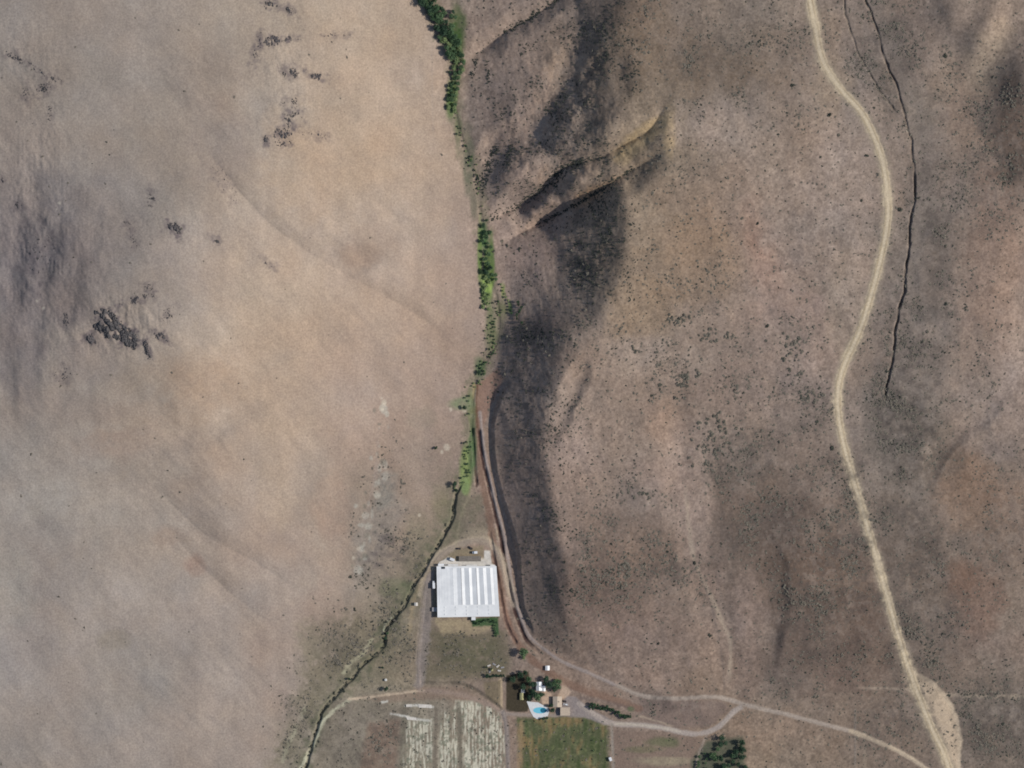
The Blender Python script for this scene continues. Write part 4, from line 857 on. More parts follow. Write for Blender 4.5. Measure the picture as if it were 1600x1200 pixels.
# single bushes the eye can pick out on the flats
LONE = [(1161, 341, 1.9, 'on the bare flat between the canyon and the red soil patch'), (1181, 350, 2.0, 'beside the lone bush on the bare flat'), (1215, 211, 1.7, 'west of the dirt road near its upper bend'), (1236, 134, 2.2, 'west of the dirt road in the upper flat'),
        (1292, 180, 2.8, 'directly west of the upper bend of the dirt road'), (1309, 212, 2.0, 'south of the bush at the upper road bend'), (1352, 244, 2.4, 'close to the west edge of the dirt road'), (1345, 314, 1.8, 'alone west of the dirt road at its easternmost bend'), (1281, 246, 1.5, 'alone on the pale flat west of the road'),
        (1308, 254, 1.3, 'small on the pale flat west of the road'), (1404, 328, 2.8, 'between the dirt road and the arroyo'), (1371, 272, 1.7, 'touching the west edge of the road'), (1212, 259, 1.4, 'on the pale flat, reddish'), (1198, 510, 2.6, 'dark round on the eastern flat'),
        (1223, 521, 1.8, 'east of the dark round bush'), (1086, 877, 2.2, 'beside the wash at its narrow point'), (1041, 861, 1.7, 'west of the wash head'), (955, 849, 1.5, 'on the brown slope above the barn'), (908, 893, 1.4, 'nearest the shaded belt above the barn'),
        (829, 880, 2.0, 'inside the dark shaded belt'), (1018, 618, 1.9, 'dark round on the low rise'), (1055, 620, 2.4, 'on the south side of the grey shrub line'), (892, 530, 1.8, 'on the brown knoll above the marker bend'), (907, 523, 1.3, 'small on the brown knoll'),
        (1090, 417, 1.5, 'on the upper tan slope'), (1013, 411, 1.3, 'on the tan slope by the shaded belt'), (1478, 475, 2.0, 'dark in the brush east of the arroyo'), (1448, 518, 2.2, 'dark in the brush well east of the arroyo'), (1508, 481, 1.7, 'alone east of the brush belt'), (1440, 646, 2.0, 'below the end of the arroyo'),
        (1278, 659, 2.2, 'west of the road by the grey clump'), (1217, 690, 1.7, 'alone west of the road'), (1268, 767, 1.8, 'lower west of the road'), (1300, 700, 2.6, 'greenish against the west edge of the road'), (1474, 89, 2.4, 'dark at the end of the pale spur'), (1364, 170, 1.6, 'east of the road bend'),
        (1547, 123, 2.2, 'on the rim of the dark hollow'), (1023, 1114, 2.2, 'dark between the two lower roads'), (1023, 1102, 1.5, 'small between the two lower roads'), (1029, 1005, 1.8, 'narrow dark on the lower brown slope'), (1110, 993, 2.0, 'green at the foot of the wash'), (412, 1135, 1.3, 'lone small on the pale western flat'),
        (435, 1149, 1.2, 'smaller, southeast of the lone one on the western flat'), (547, 902, 2.0, 'upper of two on the western valley edge'), (541, 952, 2.0, 'lower of two on the western valley edge'), (554, 953, 1.8, 'right beside the lower of two on the western valley edge'),
        (786, 376, 1.9, 'at the mouth of the side canyon'), (793, 384, 1.8, 'second at the mouth of the side canyon'), (771, 393, 1.8, 'between the creek trees and the side canyon mouth'), (812, 388, 1.9, 'easternmost at the side canyon mouth'), (1483, 1087, 1.6, 'in the fork of the two roads')]
for (x, y, r_, l) in LONE:
    shrub(x, y, r_ * 1.05, 'dark shrub ' + l, None, M_dark if rnd.random() < .6 else M_sage, 'shrub')
# counted clusters
CL = [(1072, 585, 34, 10, 14, 'low line of grey brush on the eastern rise'), (1065, 600, 14, 6, 8, 'clump at the east end of the grey brush line'), (1030, 598, 24, 8, 7, 'thin brush line west of the grey clump'),
      (1120, 524, 34, 12, 20, 'grey brush clump north of the eastern rise'), (1060, 500, 26, 12, 12, 'brush below the tan slope'), (1240, 556, 18, 34, 22, 'grey brush strip near the road narrows'), (1275, 618, 17, 12, 16, 'dark grey clump beside the road'),
      (1122, 680, 44, 36, 40, 'big grey brush field east of the wash head'), (1098, 715, 28, 22, 18, 'lower left of the big grey brush field'), (995, 771, 30, 12, 12, 'brush on the pale knoll'), (1000, 545, 18, 6, 4, 'brush on the pale bench')]
budget = 300 - len(LONE)
for (x, y, rx, ry, n, l) in CL:
    for k in range(n):
        a = rnd.random() * 6.28; r = rnd.random() ** .6
        shrub(x + math.cos(a) * r * rx, y + math.sin(a) * r * ry, rnd.uniform(1.4, 2.5), 'grey sagebrush bush, one of the ' + l, 'sagebrush, ' + l, M_sage)
        budget -= 1
# everything else too small and too many to count: one scatter of scrub
rng = np.random.default_rng(77)
NSC = 560000
sx = rng.uniform(-60, 1660, NSC); sy = rng.uniform(-50, 1250, NSC)
ui = ((sx - ix[0]) / STEP).astype(int); vi = ((sy - iy[0]) / STEP).astype(int)
cl2 = fbm(sx, sy, 26, 3, 503, gain=.6)
dn = .9 * DENS[vi, ui] * np.clip(0.35 + 1.7 * clump[vi, ui] + 1.5 * cl2, 0.02, 1.8) + np.where(sx > cx[vi] + 25, .07, .002)
keep = rng.random(NSC) < dn * .75
for nm, pl_, w_ in (('m', ROAD_MAIN, 8), ('l', ROAD_LOW, 5), ('y', ROAD_YARD, 6), ('t', TRACK_BARN, 6), ('b', BROWN_BANK, 6), ('f', ROAD_FORK, 5)):
    p = smooth_poly(pl_, 4)
    for a, b in zip(p[:-1], p[1:]):
        l = max(np.hypot(*(b - a)), 1e-6); u = (b - a) / l
        t = np.clip((sx - a[0]) * u[0] + (sy - a[1]) * u[1], 0, l)
        keep &= np.hypot(sx - a[0] - u[0] * t, sy - a[1] - u[1] * t) > w_
keep &= ~((sx > 664) & (sx < 800) & (sy > 850) & (sy < 985)) & ~((sx > 785) & (sx < 960) & (sy > 1040) & (sy < 1125))
sx = sx[keep]; sy = sy[keep]; dn = dn[keep]
print('scrub', len(sx))
def scatter(name, sx, sy, sizes, m, seed):
    rg = np.random.default_rng(seed); Vs, Fs = [], []; off = 0
    kk = rg.integers(0, 8, len(sx)); an = rg.random(len(sx)) * 6.28
    X = WX(sx); Y = WY(sy); Z = hz(sx, sy) - .05
    for v in range(8):
        q = np.where(kk == v)[0]
        if not len(q): continue
        sel = np.arange(0, len(SHR[v][1]), 3)
        F0 = np.arange(len(sel) * 4).reshape(-1, 4); V0 = SHR[v][0].reshape(-1, 4, 3)[sel]
        cen = V0.mean(1, keepdims=True); V0 = (cen + (V0 - cen) * 1.6).reshape(-1, 3)
        c, s = np.cos(an[q]), np.sin(an[q]); r = sizes[q]
        P = np.empty((len(q), len(V0), 3))
        P[..., 0] = X[q, None] + r[:, None] * (V0[None, :, 0] * c[:, None] - V0[None, :, 1] * s[:, None])
        P[..., 1] = Y[q, None] + r[:, None] * (V0[None, :, 0] * s[:, None] + V0[None, :, 1] * c[:, None])
        P[..., 2] = Z[q, None] + r[:, None] * V0[None, :, 2] * .5
        Fs.append((F0[None] + (off + np.arange(len(q)) * len(V0))[:, None, None]).reshape(-1, 4)); Vs.append(P.reshape(-1, 3)); off += P.shape[0] * P.shape[1]
    o = np_obj(name, np.vstack(Vs), np.vstack(Fs), m); return o
sz = (.36 + 1.2 * rng.random(len(sx)) ** 3) * (1 + .3 * np.clip(dn, 0, 1))
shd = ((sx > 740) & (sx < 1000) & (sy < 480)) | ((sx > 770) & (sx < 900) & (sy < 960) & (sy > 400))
hf = (rng.random(len(sx)) < .72) & ~(shd & (rng.random(len(sx)) < .93))  # scrub in the shaded belts takes darker leaves, shade put into its colour
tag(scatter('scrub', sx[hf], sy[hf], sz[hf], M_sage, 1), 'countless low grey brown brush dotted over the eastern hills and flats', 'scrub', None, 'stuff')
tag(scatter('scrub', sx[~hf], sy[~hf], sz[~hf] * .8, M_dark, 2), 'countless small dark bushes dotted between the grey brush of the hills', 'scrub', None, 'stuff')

# brush lining the floors of the side canyons
bxs, bys = [], []
for p_, w_, n_b, (t0, t1) in [([(880, -10), (862, 6), (826, 30), (790, 50)], 5, 200, (0, 1)), ([(940, 245), (884, 258), (850, 290), (810, 318), (770, 342)], 5, 240, (0, 1)), ([(915, 252), (880, 268), (865, 285)], 9, 160, (0, 1)),
                           ([(990, 262), (930, 302), (880, 330), (840, 350)], 3.5, 200, (0, 1)), ([(775, 230), (762, 265), (752, 300)], 9, 160, (0, 1)), ([(800, 225), (790, 262)], 7, 70, (0, 1)), ([(745, 85), (738, 120)], 4, 30, (0, 1)), ([(760, 95), (765, 130)], 3, 25, (0, 1))]:
    p = smooth_poly(p_, 8); L = np.r_[0, np.cumsum(np.hypot(*(p[1:] - p[:-1]).T))]; s_ = rng.random(n_b) * L[-1]
    bxs.append(np.interp(s_, L, p[:, 0]) + rng.normal(size=n_b) * w_ * .6); bys.append(np.interp(s_, L, p[:, 1]) + rng.normal(size=n_b) * w_ * .6)
bxs = np.concatenate(bxs); bys = np.concatenate(bys)
tag(scatter('brush', bxs, bys, rng.uniform(.6, 1.4, len(bxs)), M_dark, 3), 'dense dark green brush growing along the floors of the side canyons', 'brush', None, 'stuff')

# rock outcrops of the western hill
def rock_cluster(px, py, rx, ry, n, label, rot=0.0, seed=0, r0=1.0, r1=3.2):
    rg = np.random.default_rng(seed); ico = mb_ico(1)
    fc = np.array([(0,11,5),(0,5,1),(0,1,7),(0,7,10),(0,10,11),(1,5,9),(5,11,4),(11,10,2),(10,7,6),(7,1,8),(3,9,4),(3,4,2),(3,2,6),(3,6,8),(3,8,9),(4,9,5),(2,4,11),(6,2,10),(8,6,7),(9,8,1)])
    r = bpy.data.objects.new('rock_outcrop', None); C.objects.link(r); r.empty_display_size = 1
    x0, y0 = float(WX(px)), float(WY(py)); z0 = float(hz(px, py)); r.location = (x0, y0, z0)
    Vs, Fs = [], []; cr, sr = math.cos(math.radians(rot)), math.sin(math.radians(rot))
    NN = n * 5; a = rg.random(NN) * 6.28; qq = rg.random(NN) ** .6 * 1.15
    u_, v_ = np.cos(a) * qq * rx, np.sin(a) * qq * ry; xs = px + u_ * cr - v_ * sr; ys = py + u_ * sr + v_ * cr
    ok = np.where(fbm(xs, ys, 9, 2, 703, sx=.6, sy=1.3, rot=-.7) > (.02 if n > 30 else -.3))[0][:n]
    for k, id_ in enumerate(ok):
        x, y, q = xs[id_], ys[id_], qq[id_]
        s = rg.uniform(r0, r1) * (1.1 - .5 * q)
        P = ico * (1 + .42 * rg.normal(size=(12, 1)).clip(-1, 1)) * s * np.array([rg.uniform(.6, 1.5), rg.uniform(.8, 2.0), rg.uniform(.4, .8)])
        P += np.array([float(WX(x)) - x0, float(WY(y)) - y0, float(hz(x, y)) - z0 + .1])
        Fs.append(fc + 12 * k); Vs.append(P)
    o = np_obj('rock_outcrop', np.vstack(Vs), np.vstack(Fs), M_rock); o.location = (x0, y0, z0); bpy.data.objects.remove(r)
    return tag(o, label, 'rocks')
for i, (x, y, rx, ry, n, l, rot, a, b) in enumerate(RK):
    o = rock_cluster(x, y, rx, ry, int(n * 2.1), l, rot, 600 + i, a * .42, b * .5)
    if b < 1.65 or (rx >= 12 and ry <= 4) or (b <= 1.8 and n <= 18): o['kind'] = 'stuff'; o.name = 'loose_stones'
# ------------------------------------------------------------------ buildings and small things
M_white = plain('white_metal_roof', (.78, .775, .76), (.66, .66, .655), .10, .5, .35)
M_wallw = plain('white_wall', (.60, .59, .56), (.52, .51, .48), .5, .8, .2)
M_tan = plain('tan_roof', (.52, .42, .32), (.44, .35, .27), .6, .9, .2)
M_tanw = plain('tan_wall', (.45, .38, .30), (.38, .32, .25), .6, .9, .2)
M_brown = plain('rusty_brown_roof', (.22, .19, .16), (.16, .14, .12), .5, .9, .2)
M_grey = plain('grey_roof', (.34, .33, .33), (.28, .27, .27), .5, .8, .2)
M_glass = plain('dark_glass', (.03, .035, .04), (.02, .025, .03), 1, .15, .6)
M_door = plain('door_paint', (.20, .18, .16), (.16, .14, .13), 1, .7, .3)
M_conc = plain('concrete', (.66, .61, .54), (.50, .46, .41), .35, .95, .2)
M_deck = plain('pale_pool_terrace', (.66, .66, .66), (.58, .57, .56), .5, .9, .2)
M_tyre = plain('tyre', (.02, .02, .02), (.03, .03, .03), 2, .9, .2)
M_truck = plain('white_vehicle_paint', (.72, .72, .72), (.68, .68, .68), .5, .35, .5)
M_car = plain('dark_vehicle_paint', (.06, .045, .04), (.05, .04, .035), .5, .3, .5)
M_yel = plain('yellow_wood', (.40, .36, .18), (.30, .28, .15), 1, .9, .2)
M_water, _nt, _b = mat('pool_water', .08, .5); _b.inputs['Base Color'].default_value = (.16, .50, .62, 1)
_bp = _nt.nodes.new('ShaderNodeBump'); _bp.inputs['Strength'].default_value = .25; _nt.links.new(noise(_nt, 1.2, 3), _bp.inputs['Height']); _nt.links.new(_bp.outputs[0], _b.inputs['Normal'])
M_pool_shade = plain('shaded_pool_water', (.02, .16, .24), (.02, .12, .2), 1, .2, .5)  # colour of the tree shadow painted on the pool

def prism(quad, z0, z1):
    """vertical prism over a plan polygon given in plan units"""
    n = len(quad); w = [(float(WX(x)), float(WY(y))) for x, y in quad]
    a = sum(w[i][0] * w[(i + 1) % n][1] - w[(i + 1) % n][0] * w[i][1] for i in range(n))
    if a < 0: w = w[::-1]
    V_ = [(x, y, z0) for x, y in w] + [(x, y, z1) for x, y in w]
    F_ = [tuple(range(n - 1, -1, -1)), tuple(range(n, 2 * n))] + [(i, (i + 1) % n, n + (i + 1) % n, n + i) for i in range(n)]
    return V_, F_
def bx(x0, y0, z0, x1, y1, z1):
    V_ = [(x0, y0, z0), (x1, y0, z0), (x1, y1, z0), (x0, y1, z0), (x0, y0, z1), (x1, y0, z1), (x1, y1, z1), (x0, y1, z1)]
    return V_, [(3, 2, 1, 0), (4, 5, 6, 7), (0, 1, 5, 4), (1, 2, 6, 5), (2, 3, 7, 6), (3, 0, 4, 7)]
def part(name, parts, m, root, bevel=0):
    """mesh part; world coordinates are rebased on the root"""
    V_, F_ = join(parts if isinstance(parts, list) else [parts])
    o = mesh_obj(name, V_, F_, m, root)
    if bevel:
        b = o.modifiers.new('bevel', 'BEVEL'); b.width = bevel; b.segments = 1
    return o
def empty(name, px, py, z, rot=0, label=None, cat=None, group=None):
    r = bpy.data.objects.new(name, None); C.objects.link(r); r.empty_display_size = 1
    r.location = (float(WX(px)), float(WY(py)), z); r.rotation_euler = (0, 0, math.radians(rot))
    return tag(r, label, cat, group)
def rebase(parts, root):
    l = root.location
    return [([(v[0] - l[0], v[1] - l[1], v[2] - l[2]) for v in V_], F_) for V_, F_ in parts]

# the long white barn
TL, TR, BR, BL = (682.6, 885.6), (775.0, 885.2), (780.2, 963.0), (684.0, 964.6)
def bar(u, v):
    return ((TL[0] * (1 - u) + TR[0] * u) * (1 - v) + (BL[0] * (1 - u) + BR[0] * u) * v, (TL[1] * (1 - u) + TR[1] * u) * (1 - v) + (BL[1] * (1 - u) + BR[1] * u) * v)
zb = Z_BARN; WH = 4.3
barn = empty('barn', 731, 925, zb, 0, 'very large white roofed barn with grey striped roof bays beside the creek road', 'barn')
part('wall', rebase([prism([TL, TR, BR, BL], zb - .5, zb + WH)], barn), M_wallw, barn)
e = .006
part('roof', rebase([prism([bar(-e, -e), bar(1 + e, -e), bar(1 + e, 1 + e), bar(-e, 1 + e)], zb + WH, zb + WH + .22)], barn), M_white, barn)
edges = [.215, .335, .462, .585, .705, .83, .945]
wg = [.035, .05, .055, .055, .05, .045]
v0, v1 = .03, .765
for k in range(6):
    u0, u2 = edges[k], edges[k + 1] - .004; u1 = u0 + wg[k] + .02
    w_ = []
    hh = [.28, .72, .85, .75, .75, .7][k]
    zr = zb + WH + .23
    def P(u, v, z): x, y = bar(u, v); return (float(WX(x)), float(WY(y)), z)
    V_ = [P(u0, v0, zr), P(u1, v0, zr + hh), P(u2, v0, zr), P(u0, v1, zr), P(u1, v1, zr + hh), P(u2, v1, zr)]
    F_ = [(0, 3, 4, 1), (1, 4, 5, 2), (0, 1, 2), (3, 5, 4)]
    b_ = part('roof_bay', rebase([(V_, F_)], barn), M_white, barn)
    # ridge cap and skylight strip
    V2 = [P(u1 - .004, v0, zr + hh - .03), P(u1, v0, zr + hh + .1), P(u1 + .004, v0, zr + hh - .03), P(u1 - .004, v1, zr + hh - .03), P(u1, v1, zr + hh + .1), P(u1 + .004, v1, zr + hh - .03)]
    c_ = part('ridge_cap', rebase([(V2, F_)], barn), M_grey if k in (1, 3) else M_white, b_); c_.matrix_parent_inverse.identity()
for v_ in (.81, .88, .95):
    for u_ in (.12, .3, .48, .66, .84):
        x, y = bar(u_, v_)
        part('roof_vent', rebase([bx(float(WX(x)) - .5, float(WY(y)) - .5, zb + WH + .22, float(WX(x)) + .5, float(WY(y)) + .5, zb + WH + .62)], barn), M_white, barn)
for u_ in (.03, .075, .12, .165):
    (x0, y0), (x1, y1) = bar(u_, .04), bar(u_ + .004, .76)
    part('roof_seam', rebase([prism([(x0, y0), (x0 + .35, y0), (x1 + .35, y1), (x1, y1)], zb + WH + .222, zb + WH + .30)], barn), M_white, barn)
for (u0_, v0_, u1_, v1_) in [(.02, -.055, .12, .02), (.19, -.04, .36, .012), (.5, -.03, .68, .012), (.9, -.03, .985, .02)]:
    part('loading_canopy', rebase([prism([bar(u0_, v0_), bar(u1_, v0_), bar(u1_, v1_ - .03), bar(u0_, v1_ - .03)], zb + WH - .9, zb + WH - .7)], barn), M_white, barn)
x, y = 692, 887
part('roof_hatch', rebase([prism([(689.5, 885.9), (695.2, 885.9), (695.2, 889.2), (689.5, 889.2)], zb + WH + .222, zb + WH + .42)], barn), M_glass, barn)
for u_ in (.1, .3, .7, .9):
    x, y = bar(u_, 1); X, Y = float(WX(x)), float(WY(y))
    part('door', rebase([bx(X - 2, Y - .12, zb, X + 2, Y + .05, zb + 3.6)], barn), M_door, barn)
for v_ in (.2, .45, .7):
    x, y = bar(0, v_); X, Y = float(WX(x)), float(WY(y))
    part('door', rebase([bx(X - .12, Y - 2, zb, X + .05, Y + 2, zb + 3.6)], barn), M_door, barn)
part('porch', rebase([prism([(736.5, 964.4), (743, 964.4), (743, 969.5), (736.5, 969.5)], zb - .4, zb + 3.0)], barn), M_white, barn)
part('lean_to', rebase([prism([(675.0, 949.5), (683.2, 949.5), (683.3, 956.0), (675.0, 956.0)], zb - .4, zb + 1.8)], barn), M_grey, barn)
# apron slabs
tag(part('pavement', [prism([(686, 878.5), (700, 872), (714, 877.5), (755.5, 874.5), (768.5, 881.5), (775, 884.6), (683, 884.9)], zb - .3, zb + .15)], M_conc, None), kind='structure')
tag(part('pavement', [prism([(756.5, 861), (764.5, 861), (768, 880.8), (756.5, 873.8)], zb - .3, zb + .12)], M_conc, None), kind='structure')

def gable(name, px0, py0, px1, py1, wall_h, roof_h, mw, mr, label, cat, ns=True, z=None, over=.35, nwin=2, chimney=False):
    z = float(hz((px0 + px1) / 2, (py0 + py1) / 2)) if z is None else z
    r = empty(name, (px0 + px1) / 2, (py0 + py1) / 2, z, 0, label, cat)
    hx = (px1 - px0) * M / 2; hy = (py1 - py0) * M / 2
    if not ns: hx, hy = hy, hx
    o = []
    # wall with gable ends, ridge along local y
    V_ = [(-hx, -hy, -.5), (hx, -hy, -.5), (hx, hy, -.5), (-hx, hy, -.5), (-hx, -hy, wall_h), (hx, -hy, wall_h), (hx, hy, wall_h), (-hx, hy, wall_h), (0, -hy, wall_h + roof_h * .94), (0, hy, wall_h + roof_h * .94)]
    F_ = [(3, 2, 1, 0), (1, 2, 6, 5), (3, 0, 4, 7), (0, 1, 5, 8, 4), (2, 3, 7, 9, 6)]
    o.append(part('wall', (V_, F_), mw, r))
    sl_ = roof_h / hx; d = over * sl_; a = hx + over; b = hy + over; t = .14
    V_ = [(-a, -b, wall_h - d), (0, -b, wall_h + roof_h), (a, -b, wall_h - d), (-a, b, wall_h - d), (0, b, wall_h + roof_h), (a, b, wall_h - d)]
    V_ += [(x, y, zz + t) for x, y, zz in V_]
    F_ = [(0, 1, 4, 3), (1, 2, 5, 4), (6, 9, 10, 7), (7, 10, 11, 8), (0, 3, 9, 6), (2, 8, 11, 5), (0, 6, 7, 1), (1, 7, 8, 2), (3, 4, 10, 9), (4, 5, 11, 10)]
    rf = part('roof', (V_, F_), mr, r); o.append(rf)
    if chimney: part('chimney', bx(hx * .4 - .35, -.35, wall_h, hx * .4 + .35, .35, wall_h + roof_h + .7), M_door, rf)
    if wall_h > 2:
        part('door', bx(-.5, -hy - .06, 0, .5, -hy + .02, 2.0), M_door, r)
        for k in range(nwin):
            yy = -hy + (k + .5) * 2 * hy / max(nwin, 1)
            for s in (-1, 1):
                wd = part('window', bx(s * hx - .05, yy - .5, 1.0, s * hx + .05, yy + .5, 1.9), M_glass, r)
                part('sill', bx(s * hx - .1, yy - .6, .9, s * hx + .1, yy + .6, .99), M_wallw, wd)
    if not ns: r.rotation_euler = (0, 0, math.radians(90))
    return r
gable('shed', 717.5, 869.8, 751, 877.0, 2.0, .7, M_brown, M_brown, 'long low brown roofed shed on the pad north of the white barn', 'shed', ns=False, z=zb, nwin=3)
gable('white_house', 838.2, 1066.6, 846.6, 1079.6, 3.4, 1.2, M_wallw, M_white, 'small white roofed house among dark trees north of the pool', 'house', chimney=True, nwin=3)
gable('annex_hut', 847.4, 1072.5, 852.0, 1080.2, 2.6, .6, M_wallw, M_white, 'narrow white roofed outbuilding tucked against the east side of the white house', 'outbuilding', nwin=1)
gable('white_shed', 852.8, 1041.4, 858.4, 1047.6, 2.2, .6, M_wallw, M_white, 'tiny white shed by itself north of the homestead trees', 'shed', nwin=1)
gable('yellow_hut', 812.8, 1084.0, 817.8, 1094.0, 2.2, .6, M_yel, M_yel, 'narrow yellowish hut in the dark yard', 'shed', nwin=1)
gable('pale_hut', 814.8, 1078.0, 819.6, 1083.0, 2.2, .5, M_wallw, M_conc, 'small pale hut just north of the yellowish hut', 'shed', nwin=1)
gable('tan_house', 864.5, 1089.5, 877.5, 1105.0, 3.0, 1.1, M_tanw, M_tan, 'tan roofed house east of the pool', 'house', chimney=True, nwin=3)
gable('tan_garage', 876.2, 1106.6, 890.0, 1118.2, 2.8, .9, M_tanw, M_tan, 'tan roofed garage on the grey yard southeast of the tan house', 'garage', ns=False, nwin=2)
gable('roadside_hut', 647.8, 942.5, 652.0, 946.5, 2.4, .4, M_wallw, M_conc, 'tiny pale hut beside the track west of the barn', 'shed', nwin=1)
# pool
pz = Z_HOME
tag(part('pool_terrace', [prism([(823, 1096.5), (841, 1098.5), (856.5, 1107), (858, 1113.5), (856, 1119.5), (839, 1124.5), (833.5, 1121), (829, 1113)], pz - .3, pz + .14)], M_deck, None), 'white paved terrace around the swimming pool', 'terrace')
pool = empty('swimming_pool', 844, 1111, pz, 0, 'small oval swimming pool of blue water in a white terrace', 'pool')
def oval(cx_, cy_, rx, ry, z0, z1, n=28, x_lim=None):
    return prism([(cx_ + rx * math.cos(t * 2 * math.pi / n), cy_ + ry * math.sin(t * 2 * math.pi / n)) for t in range(n)], z0, z1)
part('coping', rebase([oval(844, 1110.8, 11.6, 5.6, pz - .2, pz + .22)], pool), M_deck, pool)
part('water', rebase([oval(844, 1110.8, 10.8, 4.9, pz - .2, pz + .26)], pool), M_water, pool)
part('painted_shade', rebase([oval(849.2, 1110.8, 5.0, 3.9, pz - .2, pz + .30)], pool), M_pool_shade, pool)  # dark oval paints the tree's shadow onto the east end of the water
# vehicles
def wheels(root, xs, ys, r_):
    for x in xs:
        for y in ys:
            V_, F_ = tube([(x - .14, y, r_), (x + .14, y, r_)], [r_, r_], 14)
            n = 14; F_ = list(F_) + [tuple(range(n)), tuple(range(2 * n - 1, n - 1, -1))]
            w = part('wheel', (V_, F_), M_tyre, root)
            V_, F_ = tube([(x - .16, y, r_), (x + .16, y, r_)], [r_ * .5, r_ * .5], 10); F_ = list(F_) + [tuple(range(10)), tuple(range(19, 9, -1))]
            part('hub', (V_, F_), M_grey, w)
def truck(px, py, rot, L, label, paint_, boxed=True):
    r = empty('box_truck', px, py, float(hz(px, py)), rot, label, 'truck'); w = 2.3
    part('cargo_box', bx(-w / 2, -L / 2, .9, w / 2, L / 2 - 2.1, 3.5), paint_, r, .06)
    part('chassis', bx(-.5, -L / 2 + .2, .55, .5, L / 2 - .2, .88), M_tyre, r)
    y0, y1 = L / 2 - 2.0, L / 2
    V_ = [(-1.05, y0, .6), (1.05, y0, .6), (1.05, y1, .6), (-1.05, y1, .6), (-1.05, y0, 2.5), (1.05, y0, 2.5), (1.0, y1 - .7, 2.5), (-1.0, y1 - .7, 2.5), (1.05, y1, 1.5), (-1.05, y1, 1.5)]
    F_ = [(3, 2, 1, 0), (4, 5, 6, 7), (0, 1, 5, 4), (1, 2, 8, 6, 5), (3, 0, 4, 7, 9), (7, 6, 8, 9), (9, 8, 2, 3)]
    cab = part('cab', (V_, F_), paint_, r, .04)
    part('windscreen', ([(-.9, y1 - .06, 1.62), (.9, y1 - .06, 1.62), (.86, y1 - .62, 2.42), (-.86, y1 - .62, 2.42)], [(0, 1, 2, 3)]), M_glass, cab)
    wheels(r, (-1.0, 1.0), (-L / 2 + 1.2, L / 2 - 1.1), .45); return r
truck(677.6, 913.6, 2, 7.6, 'white box truck parked against the shaded west wall of the barn', M_truck)
truck(741.5, 863.6, 92, 5.2, 'small white box truck parked north of the long brown shed', M_truck)
def container(px, py, rot, L, label):
    r = empty('cargo_container', px, py, float(hz(px, py)), rot, label, 'container')
    V_, F_ = bx(-1.2, -L / 2, .15, 1.2, L / 2, 2.6); part('body', (V_, F_), M_truck, r, .03)
    rb = []
    n = int(L / .5)
    for k in range(n): rb.append(bx(-1.26, -L / 2 + .25 + k * .5, .25, 1.26, -L / 2 + .42 + k * .5, 2.5))
    part('corrugation', rb, M_truck, r); part('door', bx(-1.1, -L / 2 - .06, .25, 1.1, -L / 2 - .005, 2.5), M_wallw, r); return r
container(706.5, 874.5, 70, 4.5, 'white container on the northwest corner of the barn pad')
container(954, 1187, 20, 3.6, 'white container beside the grey track southeast of the orchard')
def car(px, py, rot, paint_, label):
    r = empty('parked_car', px, py, float(hz(px, py)), rot, label, 'car')
    sec = [(-2.2, .45, .95), (-1.9, .4, 1.0), (-1.0, .4, 1.02), (1.0, .4, 1.0), (2.0, .4, .85), (2.2, .45, .75)]
    V_, F_ = [], []
    for (y, za, zb_) in sec: V_ += [(-.88, y, za), (.88, y, za), (.86, y, zb_), (-.86, y, zb_)]
    for i in range(5):
        for k in range(4): F_.append((i * 4 + k, i * 4 + (k + 1) % 4, i * 4 + 4 + (k + 1) % 4, i * 4 + 4 + k))
    F_ += [(0, 3, 2, 1), (20, 21, 22, 23)]
    part('body', (V_, F_), paint_, r, .05)
    V_ = [(-.84, -2.0, 1.0), (.84, -2.0, 1.0), (.84, 1.1, 1.0), (-.84, 1.1, 1.0), (-.7, -1.6, 1.5), (.7, -1.6, 1.5), (.7, .4, 1.5), (-.7, .4, 1.5)]
    part('windows', (V_, [(0, 1, 5, 4), (1, 2, 6, 5), (2, 3, 7, 6), (3, 0, 4, 7)]), M_glass, r)
    part('roof', bx(-.7, -1.6, 1.5, .7, .4, 1.54), paint_, r)
    wheels(r, (-.8, .8), (-1.35, 1.35), .33); return r
car(881.5, 1096.5, 80, M_car, 'dark brown car parked between the tan house and the grey yard')
car(884.0, 1101.5, 80, M_truck, 'white car parked just south of the dark brown car')
car(735.0, 856.5, 60, M_car, 'dark car parked on the dirt north of the small white truck')
car(716.2, 857.6, 90, M_car, 'dark car parked alone on the dirt northwest of the brown shed')
# water trough and tanks
def tank(px, py, r_, h_, m, label, cat='tank', name='water_tank'):
    r = empty(name, px, py, float(hz(px, py)), 0, label, cat)
    V_, F_ = tube([(0, 0, -.2), (0, 0, h_)], [r_, r_], 20); part('wall', (V_, list(F_)), m, r)
    V_, F_ = tube([(0, 0, h_ - .01), (0, 0, h_ + .12), (0, 0, h_ + .35)], [r_ * 1.04, r_ * 1.02, r_ * .1], 20); part('lid', (V_, list(F_) + [tuple(range(59, 39, -1))]), m, r); return r
tank(602.5, 1063, 1.2, 1.6, M_wallw, 'small white round tank north of the lone dark tree by the track')
tank(768.5, 1047.5, 1.2, 1.8, M_yel, 'yellowish round tank east of the junk yard trees')
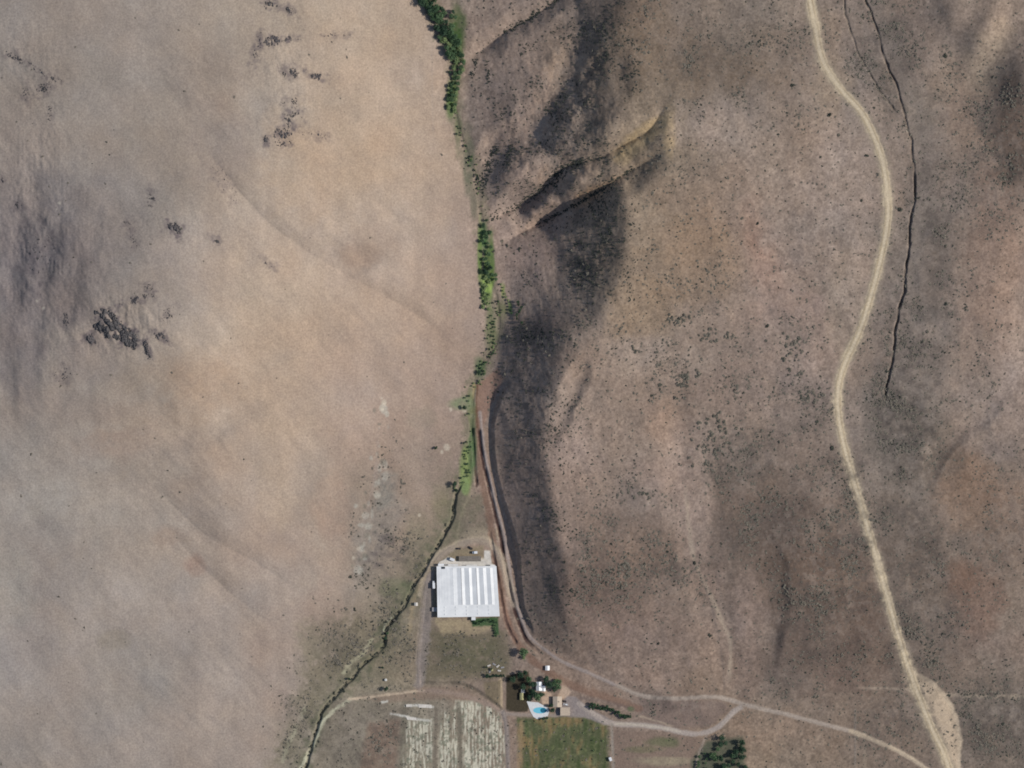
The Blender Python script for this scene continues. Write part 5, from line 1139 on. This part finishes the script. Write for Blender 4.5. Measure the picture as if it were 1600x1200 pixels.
# junk yard: boards and frames
for i, (x, y, a, c_) in enumerate([(764, 1041, 20, M_conc), (772, 1039, -30, M_grey), (778, 1042, 40, M_conc), (785, 1044, 10, M_grey), (766, 1050, 60, M_grey), (780, 1049, -10, M_conc)]):
    r = empty('lumber_stack', x, y, float(hz(x, y)), a, ['pale lumber stack at the west corner of the junk yard', 'grey lumber stack at the north side of the junk yard', 'pale lumber stack slanting in the middle of the junk yard', 'grey lumber stack at the east end of the junk yard', 'grey lumber stack on the south side of the junk yard', 'pale lumber stack next to the dark tree row'][i], 'lumber')
    for k in range(3):
        part('board', [bx(-1.7 + .1 * k, -.5 + .36 * j, .05 + .2 * k, 1.7, -.5 + .36 * j + .3, .2 + .2 * k) for j in range(4)], c_, r)
# pale slabs of the old pens
for (q_, l_) in [([(634, 1101.5), (643, 1101), (643.5, 1105), (634.5, 1105.5)], 'pale broken slab west of the larger one above the weedy fields'), ([(653, 1101), (674, 1102), (674.5, 1107), (654, 1106.5)], 'larger pale concrete slab above the weedy fields'),
                 ([(634, 1120.5), (650, 1122.5), (672, 1124.5), (671.5, 1128), (636, 1125.5)], 'long pale concrete footing at the top of the western weedy field')]:
    zz = float(hz(q_[0][0], q_[0][1])); tag(part('concrete_slab', [prism(q_, zz - .8, zz + .3)], M_conc, None), l_, 'slab')
# fence along the arroyo side track
def fence(poly, label, step=5.0, h_=1.2):
    p = np.array(poly, float); r = empty('fence', p[0, 0], p[0, 1], float(hz(*p[0])), 0, label, 'fence')
    L = np.r_[0, np.cumsum(np.hypot(*(p[1:] - p[:-1]).T))]; n = min(90, int(L[-1] / step)); s = np.linspace(0, L[-1], n + 1)
    c = np.stack([np.interp(s, L, p[:, 0]), np.interp(s, L, p[:, 1])], 1)
    P = [(float(WX(x)) - r.location[0], float(WY(y)) - r.location[1], float(hz(x, y)) - r.location[2]) for x, y in c]
    me = None
    for q in P:
        if me is None: o = part('post', bx(-.06, -.06, -.3, .06, .06, h_), M_bark, r); me = o.data
        else: o = bpy.data.objects.new('post', me); C.objects.link(o); o.parent = r
        o.location = q
    for k in (.45, .8, 1.1):
        part('wire', tube([(x, y, z + k) for x, y, z in P], [.012] * len(P), 3), M_grey, r)
fence([(1337, 1112), (1337, 1160), (1337, 1240)], 'wire fence running straight south beside the pale line east of the brown field')
fence([(658, 990), (700, 992), (770, 1000)], 'wire fence across the top of the dull green field south of the barn')
fence([(953, 1136), (955, 1180), (957, 1240)], 'wire fence between the orchard plot and the narrow grey track')
